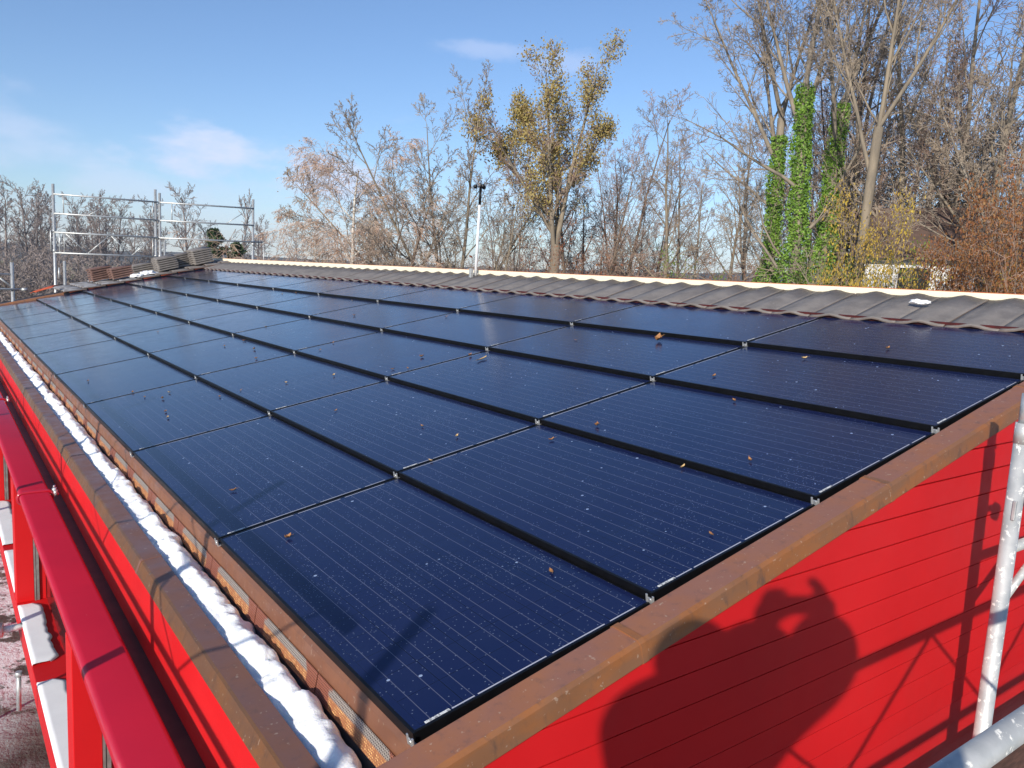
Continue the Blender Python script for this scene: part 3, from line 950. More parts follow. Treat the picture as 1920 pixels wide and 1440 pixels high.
# near scaffold in front of the gable: the photographer's working platform
ns = empty('scaffold', (0, 0, 0), 'splashed galvanised scaffold post with guard rail in front of the red gable', 'scaffold')
PX, PY = 2.180, -.380
b = MB(); b.tube([(PX, PY, GZ), (PX, PY, .665)], .0275, 20).tube([(PX, PY, .60), (PX, PY, .672)], .0295, 20)
b.build('standard', M['splash'], ns)
b = MB(); b.tube([(PX, PY, .66), (PX, PY, .775)], .0215, 20)
b.build('spigot', M['galv'], ns)
b = MB(); b.tube([(PX + .028, PY - .01, .425), (PX + .075, PY - .012, .425)], .012, 10)
b.tube([(PX + .062, PY - .03, .425), (PX + .066, PY - .055, .425)], .036, 16)
b.build('coupler', M['galv'], ns)
MB().box(PX - .034, PX - .024, PY - .02, PY - .008, .33, .40, .002).build('wedge', M['galv'], ns)
MB().tube([(PX - .003, PY - .034, .705), (PX - .003, PY - .018, .705)], .010, 10).build('locking_pin', M['galv'], ns)
b = MB(); b.tube([(PX, PY, .215), (PX + 1.1, PY - .04, .235)], .019, 12).box(PX + .30, PX + 1.6, PY - .035, PY - .01, .40, .53, .004)
b.tube([(PX + .02, PY, .02), (PX + .36, PY - .01, .22)], .015, 8)
b.build('bracket', M['splash'], ns)
b = MB()
x0 = .777 - 4 * 1.16
girder(b, (-2.25, -1.062, .452), (5.5, -1.062, .452), .475, .0205, 1, 9)
for i in range(-2, 5):
    xa = .777 + i * 1.16
    b.tube([(xa, -1.062, .44), (xa + .58, -1.062, -.01)], .0075, 6).tube([(xa, -1.062, .44), (xa - .58, -1.062, -.01)], .0075, 6)
b.build('guard_rail', M['splash'], ns)
for x in (-2.2, .02, 5.4):
    MB().tube([(x, -1.11, GZ), (x, -1.11, .10 if x == .02 else 1.2)], .0245, 14).build('standard', M['splash'], ns)
b = MB()
for i in range(5): b.box(-2.2, 5.5, -2.1 + i * .36, -2.1 + i * .36 + .35, -.68, -.64)
b.build('deck', M['wood'], ns)
b = MB()
for i in range(2): b.box(-.2, 5.5, -.98 + i * .33, -.98 + i * .33 + .32, -.985, -.945)
b.build('inner_deck', M['wood'], ns)

# side scaffold along the eave (its shadow falls on the red fascia)
ss = empty('scaffold', (0, 0, 0), 'galvanised scaffold with lattice guard rail along the eave side', 'scaffold')
b = MB()
girder(b, (-1.5, -.45, .745), (-1.5, 17, .745), .5, .0205, 12, .1, .006)
b.build('guard_rail', M['galv'], ss)
for y in (.78, 3.35, 5.9, 8.5, 11.1, 13.7):
    MB().tube([(-1.5, y, GZ), (-1.5, y, .95)], .0245, 12).build('standard', M['galv'], ss)
b = MB()
for i in range(2): b.box(-2.2 + i * .33, -2.2 + i * .33 + .32, -.9, 17, -1.72, -1.68)
b.build('deck', M['wood'], ss)
# stub tube beside the sill
st = MB(); st.tube([(-.590, 3.02, -1.26), (-.585, 3.02, -1.06)], .011, 10).tube([(-.585, 3.02, -1.075), (-.585, 3.02, -1.05)], .016, 10)
st.build('wall_tie', M['galv'], ss)
b = MB(); b.tube([(-.85, 4.0, -1.20), (-.60, 3.95, -1.20)], .045, 12).tube([(-.60, 3.95, -1.20), (-.50, 3.93, -1.19)], .020, 10)
b.build('wall_tie', M['white_tube'], ss)

# ------------------------------------------------------------------ the photographer (casts the shadow on the gable)
E1 = Vector((.531, -.848, 0)).normalized(); A_ = -SUN; E2 = E1.cross(A_).normalized()
def sp_(s, t, w): return CAMP + E1 * s + E2 * t + A_ * w
person = empty('person', (0, 0, 0), 'person in dark jacket holding up a camera, shadow falling on the red gable', 'person')
person.location = (-1.35, -1.5, -.64)
PL_ = Vector(person.location)


def skin_obj(name, verts, edges, mat, root=0, sub=2, parent=None):
    me = bpy.data.meshes.new(name)
    me.from_pydata([tuple(Vector(v[0]) - PL_) for v in verts], edges, [])
    me.materials.append(mat)
    o = mesh_obj(name, me, parent)
    sk = o.modifiers.new('skin', 'SKIN'); sk.use_smooth_shade = True
    sv = me.skin_vertices[0].data
    for i, v in enumerate(verts):
        r = v[1]
        sv[i].radius = (r, r) if isinstance(r, float) else r
    sv[root].use_root = True
    sb = o.modifiers.new('subsurf', 'SUBSURF'); sb.levels = sub; sb.render_levels = sub
    return o
head = sp_(-.238, -.228, -.30)
neck = head + Vector((-.02, -.01, -.17)); chest = neck + Vector((-.04, -.02, -.20)); pelvis = Vector((-1.48, -1.60, .26))
shL = sp_(-.352, -.375, -.38); shR = sp_(.0, -.285, -.30)
elR = sp_(.140, -.190, -.14); elL = sp_(-.070, -.27, -.10)
haR = sp_(.085, .005, -.03); haL = sp_(-.080, -.04, -.02)
kn1 = pelvis + Vector((.10, -.10, -.44)); kn2 = pelvis + Vector((-.08, .10, -.44))
ft1 = Vector((kn1.x - .02, kn1.y, -.58)); ft2 = Vector((kn2.x - .02, kn2.y, -.58))
hip1 = pelvis + Vector((.06, -.08, -.05)); hip2 = pelvis + Vector((-.06, .08, -.05))
verts = [(pelvis, .135), (pelvis.lerp(chest, .5), .135), (chest, .15), (neck, .062), (neck + (head - neck) * .5, .056),
         (shL, .125), (shR, .155), (elR, .145), (haR.lerp(elR, .12), .112), (elL, .160), (haL.lerp(elL, .12), .115),
         (hip1, .10), (kn1, .068), (ft1, .048), (ft1 + Vector((.13, .05, -.02)), .038), (hip2, .10), (kn2, .068), (ft2, .048), (ft2 + Vector((.13, .05, -.02)), .038)]
edges = [(0, 1), (1, 2), (2, 3), (3, 4), (2, 5), (2, 6), (6, 7), (7, 8), (5, 9), (9, 10), (0, 11), (11, 12), (12, 13), (13, 14), (0, 15), (15, 16), (16, 17), (17, 18)]
skin_obj('body', verts, edges, M['cloth'], 0, 2, person)
# head with face
bm = bmesh.new()
bmesh.ops.create_uvsphere(bm, u_segments=24, v_segments=18, radius=1)
fdir = (sp_(0, 0, 0) - head).normalized()
for v in bm.verts:
    c = v.co.copy()
    taper = 1 - .28 * max(0, -c.z)
    v.co = Vector((c.x * .100 * taper, c.y * .080 * taper, c.z * .125))
    if c.x > .8 and abs(c.y) < .22 and -.25 < c.z < .12: v.co.x += .020 * (1 - abs(c.y) / .22)
    if c.x > .7 and .05 < c.z < .25 and .2 < abs(c.y) < .5: v.co.x -= .006
    if c.x > .6 and c.z < -.75: v.co.x += .012
for sgn in (-1, 1):
    r = bmesh.ops.create_uvsphere(bm, u_segments=8, v_segments=6, radius=1)
    for v in r['verts']: v.co = Vector((v.co.x * .018 - .005, v.co.y * .010 + sgn * .084, v.co.z * .032))
for f in bm.faces: f.smooth = True
me = bpy.data.meshes.new('head'); bm.to_mesh(me); bm.free(); me.materials.append(M['skin'])
ho = mesh_obj('head', me, person)
ho.location = head - PL_; ho.rotation_euler = (0, R(8), math.atan2(fdir.y, fdir.x))
bm = bmesh.new()
bmesh.ops.create_uvsphere(bm, u_segments=20, v_segments=14, radius=1)
for v in bm.verts:
    c = v.co.copy()
    v.co = Vector((c.x * .108 - .012, c.y * .092, c.z * .118 + .022)) * (1 + .05 * noise.noise(c * 5))
    if c.x > .35 and c.z < .35: v.co.x = min(v.co.x, .02)
for f in bm.faces: f.smooth = True
me = bpy.data.meshes.new('hair'); bm.to_mesh(me); bm.free(); me.materials.append(M['hair'])
hh = mesh_obj('hair', me, person); hh.location = ho.location; hh.rotation_euler = ho.rotation_euler
# hands: palm plus five bent fingers reaching to the camera
def hand(wrist, target, side, up):
    d = (target - wrist).normalized(); upv = (up - d * up.dot(d)).normalized(); lat = d.cross(upv).normalized()
    palm = wrist + d * .045
    vs = [(wrist - d * .06, .034), (wrist, .036), (wrist + d * .03, .044), (palm + d * .03, .046)]
    es = [(0, 1), (1, 2), (2, 3)]
    skin_obj('hand', vs, es, M['skin'], 0, 2, person)
    for i, (off, ln) in enumerate(((-.030, .062), (-.010, .074), (.010, .070), (.028, .054))):
        b0 = palm + d * .015 + upv * off
        pts = [(b0, .0125), (b0 + d * ln * .5 + lat * .012 * side, .0115), (b0 + d * ln * .8 + lat * .034 * side, .009), (b0 + d * ln * .85 + lat * .052 * side, .0078)]
        skin_obj('finger', pts, [(0, 1), (1, 2), (2, 3)], M['skin'], 0, 1, person)
    t0 = wrist + d * .035 - upv * .02 + lat * .02 * side
    skin_obj('thumb', [(t0, .013), (t0 + d * .03 - upv * .03, .012), (t0 + d * .06 - upv * .032, .010)], [(0, 1), (1, 2)], M['skin'], 0, 1, person)
camR = camo.matrix_world
fw_ = M3 @ Vector((0, 0, -1)); rt_ = M3 @ Vector((1, 0, 0)); up_ = M3 @ Vector((0, 1, 0))
hand(haR.lerp(elR, .20), sp_(.09, .075, -.03), -1, E2)
hand(haL.lerp(elL, .20), sp_(-.05, .03, -.03), 1, E2)
# compact camera held just behind the viewpoint
b = MB(); b.box(-.052, .052, -.030, .030, .018, .042, .005)
b.tube([(.0, -.002, .040), (0, -.002, .016)], .019, 16)
cm = b.build('compact_camera', M['alu'], label='small silver compact camera held up by the person', cat='camera')
mw = M3.to_4x4(); mw.translation = CAMP - fw_ * .0
cm.matrix_world = mw

# ------------------------------------------------------------------ trees
def tubes_np(polys, sides):
    """polys: list of (pts[k,3], rad[k]) -> V, F"""
    by = {}
    for p, r in polys: by.setdefault(len(p), []).append((p, r))
    Vs, Fs, off = [], [], 0
    ang = np.arange(sides) * 2 * np.pi / sides
    ca, sa = np.cos(ang), np.sin(ang)
    for kk, lst in by.items():
        P = np.array([p for p, r in lst]); Rr = np.array([r for p, r in lst]); n = len(lst)
        T = np.gradient(P, axis=1); T /= np.linalg.norm(T, axis=2, keepdims=True) + 1e-9
        mean = P[:, -1] - P[:, 0]; mean /= np.linalg.norm(mean, axis=1, keepdims=True) + 1e-9
        ref = np.where(np.abs(mean[:, 2:3]) < .8, np.array([[0, 0, 1.]]), np.array([[1., 0, 0]]))
        ref = ref[:, None, :].repeat(kk, 1)
        Aa = ref - T * (ref * T).sum(2, keepdims=True); Aa /= np.linalg.norm(Aa, axis=2, keepdims=True) + 1e-9
        Bb = np.cross(T, Aa)
        V = P[:, :, None, :] + Rr[:, :, None, None] * (Aa[:, :, None, :] * ca[None, None, :, None] + Bb[:, :, None, :] * sa[None, None, :, None])
        idx = (np.arange(n)[:, None, None] * kk + np.arange(kk - 1)[None, :, None]) * sides + np.arange(sides)[None, None, :]
        idn = (np.arange(n)[:, None, None] * kk + np.arange(kk - 1)[None, :, None]) * sides + ((np.arange(sides) + 1) % sides)[None, None, :]
        F = np.stack([idx, idn, idn + sides, idx + sides], -1).reshape(-1, 4) + off
        Vs.append(V.reshape(-1, 3)); Fs.append(F); off += V.size // 3
    return np.concatenate(Vs), np.concatenate(Fs)


def leaves_np(rs, C, size, jit):
    """diamond leaf quads around centres"""
    n = len(C)
    C = C + rs.normal(0, jit, (n, 3))
    nrm = rs.normal(0, 1, (n, 3)); nrm /= np.linalg.norm(nrm, axis=1, keepdims=True)
    t = np.cross(nrm, rs.normal(0, 1, (n, 3))); t /= np.linalg.norm(t, axis=1, keepdims=True) + 1e-9
    bb = np.cross(nrm, t)
    s = size * rs.uniform(.6, 1.3, (n, 1))
    V = np.stack([C - t * s * .6, C - bb * s * .38 + nrm * s * .12, C + t * s * .6, C + bb * s * .38 + nrm * s * .12], 1).reshape(-1, 3)
    return V, np.arange(n * 4).reshape(-1, 4)


def rot_dir(d, ang, azm):
    ref = np.array([0, 0, 1.]) if abs(d[2]) < .95 else np.array([1., 0, 0])
    a = np.cross(d, ref); a /= np.linalg.norm(a); b_ = np.cross(d, a)
    return d * math.cos(ang) + (a * math.cos(azm) + b_ * math.sin(azm)) * math.sin(ang)


class Tree:
    def __init__(s, seed, nc, lr, ang, wig, trop, nseg, start, rr=.55, rmin=.006, maxlevel=None, taper=.55):
        s.rs = np.random.RandomState(seed)
        s.nc, s.lr, s.ang, s.wig, s.trop, s.nseg, s.start, s.rr, s.rmin, s.taper = nc, lr, ang, wig, trop, nseg, start, rr, rmin, taper
        s.lv = {}
        s.maxl = len(nc)
        s.tips = []

    def grow(s, l, p, d, L, r):
        n = s.nseg[min(l, len(s.nseg) - 1)]
        pts = [p]; d = d / np.linalg.norm(d)
        w = s.wig[min(l, len(s.wig) - 1)]; tr = s.trop[min(l, len(s.trop) - 1)]
        ds = [d]
        for i in range(n):
            d = d + s.rs.normal(0, w, 3) + np.array([0, 0, tr])
            d = d / np.linalg.norm(d)
            pts.append(pts[-1] + d * L / n); ds.append(d)
        pts = np.array(pts)
        rad = np.maximum(r * (1 - .86 * np.linspace(0, 1, n + 1) ** .9), s.rmin)
        s.lv.setdefault(l, []).append((pts, rad))
        if l >= s.maxl:
            s.tips.append(pts[-1]); s.tips.append(pts[len(pts) // 2]); return
        k_ = s.nc[l]
        az0 = s.rs.uniform(0, 6.28)
        st = s.start[min(l, len(s.start) - 1)]
        for j in range(k_):
            t = st + (1 - st) * (j + s.rs.uniform(.1, .9)) / k_
            x = t * n; i0 = min(int(x), n - 1); f = x - i0
            pp = pts[i0] * (1 - f) + pts[i0 + 1] * f
            rad_here = rad[i0] * (1 - f) + rad[i0 + 1] * f
            cd = rot_dir(ds[min(i0 + 1, n)], s.ang[min(l, len(s.ang) - 1)] * s.rs.uniform(.65, 1.3), az0 + j * 2.4 + s.rs.normal(0, .4))
            cl = L * s.lr[min(l, len(s.lr) - 1)] * (1 - s.taper * max(0, (t - st) / (1 - st + 1e-6))) * s.rs.uniform(.65, 1.25)
            s.grow(l + 1, pp, cd, cl, max(rad_here * s.rr * s.rs.uniform(.8, 1.2), s.rmin))

    def build(s, name, bark, twig, leaf=None, nleaf=0, lsize=.1, ljit=.1, split=1, ivy=None, leafsel=None):
        """-> dict of part meshes"""
        parts = {}
        tp = [x for l, ps in s.lv.items() if l <= split for x in ps]
        parts['trunk'] = np_mesh(name + '_trunk', *tubes_np(tp, 7), [bark])
        Vs, Fs, ms, off = [], [], [], 0
        for l, ps in s.lv.items():
            if l <= split: continue
            V, F = tubes_np(ps, 4 if l == split + 1 else 3)
            Vs.append(V); Fs.append(F + off); ms.append(np.zeros(len(F), int)); off += len(V)
        if leaf is not None and nleaf:
            T = np.array(s.tips)
            if leafsel is not None: T = T[leafsel(T, s.rs)]
            C = T[s.rs.randint(0, len(T), nleaf)]
            V, F = leaves_np(s.rs, C, lsize, ljit)
            Vs.append(V); Fs.append(F + off); ms.append(np.ones(len(F), int)); off += len(V)
        parts['crown'] = np_mesh(name + '_crown', np.concatenate(Vs), np.concatenate(Fs), [twig, leaf or twig], np.concatenate(ms), False)
        if ivy:
            top, num = ivy
            pts, rad = s.lv[0][0]
            t = s.rs.uniform(0, 1, num) ** 1.25
            zf = t * top * (len(pts) - 1)
            i0 = np.minimum(zf.astype(int), len(pts) - 2); f = (zf - i0)[:, None]
            c = pts[i0] * (1 - f) + pts[i0 + 1] * f
            a = s.rs.uniform(0, 2 * np.pi, num)
            lump = np.array([noise.noise((math.cos(q_) * 1.2, math.sin(q_) * 1.2, z_ * .9)) for q_, z_ in zip(a, c[:, 2])])
            rad_ = (rad[i0] + .03 + (.62 * (1 - t) ** 1.5 + .09) * np.clip(.45 + 1.7 * lump, .08, 1.7) * np.sqrt(s.rs.uniform(.25, 1, num)))
            c[:, 0] += np.cos(a) * rad_; c[:, 1] += np.sin(a) * rad_
            V, F = leaves_np(s.rs, c, .075, .03)
            parts['ivy'] = np_mesh(name + '_ivy', V, F, [M['leaf_ivy']], None, False)
        return parts

U_ = np.array([0, 0, 1.])
O_ = np.array([0, 0, -.2])
KIND = {}

def vase(seed, H, r, fork, leaders, spread, nc=(10, 8, 7, 5), lr=(.36, .5, .48, .5), ang=(.55, .65, .75, .8), wig=(.028, .10, .15, .18), trop=(.035, .06, .04, .02), start=(.15, .15, .1, .1), lean=(0, 0), fan=None, leadr=.50, **kw):
    """a clear trunk that forks into several rising leaders"""
    t = Tree(seed, nc, lr, ang, wig, trop, (8, 6, 4, 3, 2), start, **kw)
    rs = t.rs
    n = 8; pts = [O_]
    d = U_ + np.array([lean[0], lean[1], 0])
    for i in range(n):
        d = d + rs.normal(0, .008, 3) * np.array([1, 1, 0]); pts.append(pts[-1] + d / np.linalg.norm(d) * (fork + .2) / n)
    pts = np.array(pts)
    t.lv[0] = [(pts, np.linspace(r, r * .80, n + 1))]
    a0 = rs.uniform(0, 6.28)
    if fan:
        for i, (la, de, lf) in enumerate(fan):      # lateral and depth lean of each leader
            t.grow(0, pts[-1] if i % 2 else pts[-2], np.array([.806 * la + .591 * de, -.590 * la + .796 * de, 1.]), (H - fork) * lf * math.sqrt(1 + la * la * .6), r * leadr)
        return t
    for i in range(leaders):
        a = a0 + i * 6.283 / leaders + rs.normal(0, .25)
        sp_r = spread * (0.25 if i == 0 else rs.uniform(.7, 1.2))
        base = pts[-1] if i < 3 else pts[-2]
        t.grow(0, base, np.array([math.cos(a) * sp_r, math.sin(a) * sp_r, 1.]) + np.array([lean[0], lean[1], 0]) * .5, (H - fork) * (1.02 if i == 0 else rs.uniform(.75, 1.0)), r * (.66 if i == 0 else .52))
    return t

def std(seed, H=14., r=.20, nc=(13, 8, 7, 4), lr=(.42, .50, .48, .50), ang=(.75, .75, .75, .8), wig=(.045, .10, .14, .18), trop=(.03, .07, .05, .03), start=(.34, .18, .12, .1), lean=(0, 0), **kw):
    t = Tree(seed, nc, lr, ang, wig, trop, (9, 6, 4, 3, 2), start, **kw)
    t.grow(0, O_, U_ + np.array([lean[0], lean[1], 0]), H * .96, r)
    return t

t = vase(21, 14, .20, 4.6, 4, .50, nc=(10, 8, 7, 4), trop=(.02, .05, .03, .02), rmin=.007); KIND['ash'] = t.build('ash', M['bark_grey'], M['twig_grey'])
t = std(22, 14, .15, nc=(13, 7, 7, 5), lr=(.26, .5, .5, .5), start=(.30, .2, .1, .1)); KIND['slim'] = t.build('slim', M['bark_tan'], M['twig_grey'])
t = std(23, 14, .13, nc=(12, 7, 7, 4), lr=(.24, .5, .5, .5), start=(.42, .2, .1, .1), ang=(.6, .7, .7, .8)); KIND['slimb'] = t.build('slimb', M['bark_grey'], M['twig_red'])
# spreading tree with low leaning limbs
t = vase(31, 13, .22, 3.2, 5, .55, nc=(11, 8, 7, 5), trop=(.030, .06, .03, .02), rmin=.008, fan=[(-1.15, .1, .72), (-.55, -.3, .90), (-.22, .3, 1), (.10, -.2, 1.0), (.48, .2, .85)])
t.grow(0, np.array([0, 0, 2.2]), np.array([-1.1, .8, .75]), 5.5, .08)
KIND['spreading'] = t.build('spreading', M['bark_tan'], M['twig_grey'])
# multi-stem thicket tree
t = Tree(41, (10, 8, 7, 4), (.38, .48, .48, .5), (.55, .65, .75, .8), (.05, .10, .15, .18), (.05, .06, .03, .02), (8, 6, 4, 3, 2), (.18, .15, .1, .1))
for i in range(6):
    a = i * 1.05 + .3
    t.grow(0, O_ + np.array([.35 * math.cos(a), .35 * math.sin(a), 0]), np.array([.20 * math.cos(a), .20 * math.sin(a), 1]), 13.2 * (.72 + .28 * ((i * 37) % 10) / 10), .12)
KIND['multi'] = t.build('multi', M['bark_dark'], M['twig_red'], M['leaf_rust'], 700, .09, .12, 1, None, lambda T, rs: T[:, 2] < 6.5)
# arching small tree
t = Tree(45, (10, 9, 7, 4), (.5, .5, .5, .5), (.9, .7, .75, .8), (.06, .12, .15, .18), (.02, -.02, .02, .0), (8, 7, 4, 3, 2), (.2, .15, .1, .1))
t.grow(0, O_, U_ + np.array([.15, 0, 0]), 10, .15); t.grow(0, O_ + np.array([.3, 0, 0]), U_ + np.array([-.35, .2, 0]), 9, .12)
KIND['arching'] = t.build('arching', M['bark_dark'], M['twig_grey'])
# birch with hanging twigs
t = Tree(51, (24, 12, 9, 5), (.40, .55, .62, .6), (.85, .65, .7, .7), (.04, .10, .13, .14), (.03, .0, -.16, -.30), (9, 7, 5, 4, 3), (.18, .2, .15, .15), rmin=.005)
t.grow(0, O_, U_ + np.array([.05, 0, 0]), 10.5, .15); t.grow(1, np.array([0, 0, 2.5]), np.array([-.5, .1, .75]), 6.5, .08)
KIND['birch'] = t.build('birch', M['bark_birch'], M['twig_birch'], M['twig_birch'], 2600, .05, .10)
# oak that still carries ochre leaves
t = vase(62, 13.8, .24, 6.9, 2, .3, nc=(10, 7, 6, 4), lr=(.34, .48, .5, .5), trop=(.03, .05, .03, .02), fan=[(-.12, -.1, 1.0), (.17, .1, .97), (.02, .3, .8)])
for zz_, la, de, L_ in ((7.8, -.95, .2, 4.6), (7.2, -.65, -.3, 5.0), (8.4, .55, .3, 3.6), (9.2, -.6, .4, 3.4)):
    t.grow(0, np.array([0, 0, zz_]), np.array([.806 * la + .591 * de, -.590 * la + .796 * de, .75]), L_, .085)
def oaksel(T, rs):
    nn = np.array([noise.noise((p[0] * .9, p[1] * .9, p[2] * .9 + 7)) for p in T])
    return ((T[:, 2] > 8.2) | ((T[:, 2] > 7.0) & (T[:, 0] < -.3))) & (nn > -.05)
KIND['oak'] = t.build('oak', M['bark_tan'], M['twig_red'], M['leaf_oak'], 20000, .078, .17, 1, None, oaksel)
# tall trees with ivy clad stems
for i, (sd, top) in enumerate(((71, .95), (72, 1.0), (73, 1.0))):
    t = vase(sd, 17.5, .165, (11.6, 11.4, 11.2)[i], 4, .62, nc=(10, 7, 6, 5), lean=((-.05, .036), (-.005, 0), (.014, -.01))[i], lr=(.44, .5, .48, .5), trop=(.02, .04, .02, .01),
             fan=([(-.62, .1, .95), (-.34, -.2, 1), (-.10, .3, 1), (.2, 0, .8)], [(-.32, .2, 1), (-.05, -.2, 1), (.25, .2, 1)], [(.08, 0, 1), (.42, .2, .95), (-.22, -.2, .9)])[i])
    for hz in (6.5, 8.0, 9.0): t.grow(1, t.lv[0][0][0][int(hz / 1.5)], np.array([math.cos(hz * 3 + i), math.sin(hz * 3 + i), .8]), 4.2, .06)
    KIND['ivy%d' % i] = t.build('ivy%d' % i, M['bark_grey'], M['twig_grey'], ivy=(top, 16000))
t = std(74, 15, .20, nc=(11, 8, 7, 4), start=(.4, .2, .12, .1), lean=(.12, .0)); KIND['ivys'] = t.build('ivys', M['bark_grey'], M['twig_red'], ivy=(.62, 2500))
# big straight tree in front
t = vase(81, 21, .185, 12.0, 5, .55, nc=(11, 8, 7, 5), lean=(.02, 0), lr=(.50, .5, .48, .5), leadr=.38, fan=[(-.26, .2, 1), (.02, -.1, 1), (.24, .2, 1), (.48, -.2, .85)])
for hz in (6, 7, 8): t.grow(1, t.lv[0][0][0][int(hz / 1.6)], np.array([math.cos(hz * 2.1), math.sin(hz * 2.1), .8]), 3.0, .045)
KIND['bigtree'] = t.build('bigtree', M['bark_tan'], M['twig_grey'])
# far trees, lighter
t = std(91, 13, .26, nc=(16, 9, 8), lr=(.34, .5, .5), start=(.2, .15, .1), rmin=.022); KIND['far0'] = t.build('far0', M['twig_far'], M['twig_far'])
t = std(92, 13, .24, nc=(15, 9, 8), lr=(.34, .5, .5), start=(.25, .15, .1), rmin=.020, lean=(.08, 0)); KIND['far1'] = t.build('far1', M['twig_far'], M['twig_far'])
t = std(93, 13, .24, nc=(13, 9, 6), lr=(.40, .5, .5), ang=(.32, .35, .4), start=(.12, .1, .1), rmin=.022, trop=(.03, .12, .08, .05)); KIND['poplar'] = t.build('poplar', M['twig_far'], M['twig_far'])
# spruce
t = Tree(95, (46, 9), (.30, .32), (1.45, .8), (.01, .05, .08), (.0, -.02, .0), (10, 4, 2), (.08, .2), taper=.9, rmin=.01)
t.grow(0, O_, U_, 8, .14); KIND['spruce'] = t.build('spruce', M['bark_dark'], M['needle'], M['needle'], 5200, .26, .10, 0)


# shrubs
def shrub(seed, H, leaf, nleaf, lsize, twig, ljit=.14, stems=8, spread=.30, rmin=.006):
    t = Tree(seed, (6, 5, 4), (.5, .5, .5), (.7, .75, .8), (.07, .13, .17), (.03, .02, .0), (6, 5, 3, 2), (.15, .1, .1), rmin=rmin)
    for i in range(stems):
        a = i * 2.4
        t.grow(0, np.array([.3 * math.cos(a), .3 * math.sin(a), -.1]), np.array([spread * math.cos(a), spread * math.sin(a), 1]), H * (.65 + .35 * ((i * 53) % 10) / 10), .045)
    return t.build('shrub', M['bark_dark'], twig, leaf, nleaf, lsize, ljit, 0)
KIND['yellow'] = shrub(101, 8, M['leaf_yellow'], 12000, .085, M['twig_grey'], .22)
KIND['brown'] = shrub(102, 8, M['leaf_brown'], 18000, .070, M['twig_red'], .18, 9)
KIND['rust'] = shrub(103, 7, M['leaf_rust'], 3500, .065, M['twig_red'], .15)
KIND['green'] = shrub(104, 6, M['leaf_green'], 9000, .075, M['twig_grey'], .16)
KIND['olive'] = shrub(105, 7, M['leaf_olive'], 6000, .07, M['twig_grey'], .16)
KIND['brush'] = shrub(106, 6, M['leaf_rust'], 260, .08, M['twig_red'], .12, 12, .6)
KIND['brushfar'] = shrub(107, 6, None, 0, .1, M['twig_far'], .12, 12, .6, .018)
PH = {}
for kd, parts in KIND.items():
    zs_ = np.concatenate([np.array([v.co.z for v in me.vertices][::7]) for pn, me in parts.items()])
    PH[kd] = float(np.percentile(zs_, 99.0)); print('PH', kd, round(PH[kd], 2), round(float(zs_.max()), 2), sum(len(m_.polygons) for m_ in parts.values()))


def plant(kind, x, y, ztop, rot, label, cat='tree', group='trees behind the roof', name='bare_tree', wide=1.0):
    H = ztop - GZ
    s_ = H / PH[kind]
    o = empty(name, (x, y, GZ), label, cat, group)
    o.rotation_euler = (0, 0, R(rot)); o.scale = (s_ * wide, s_ * wide, s_)
    for pn, me in KIND[kind].items():
        nm = {'trunk': 'trunk', 'crown': 'crown', 'ivy': 'ivy'}[pn]
        if cat == 'shrub' and pn == 'trunk': nm = 'stems'
        mesh_obj(nm, me, o)
    return o

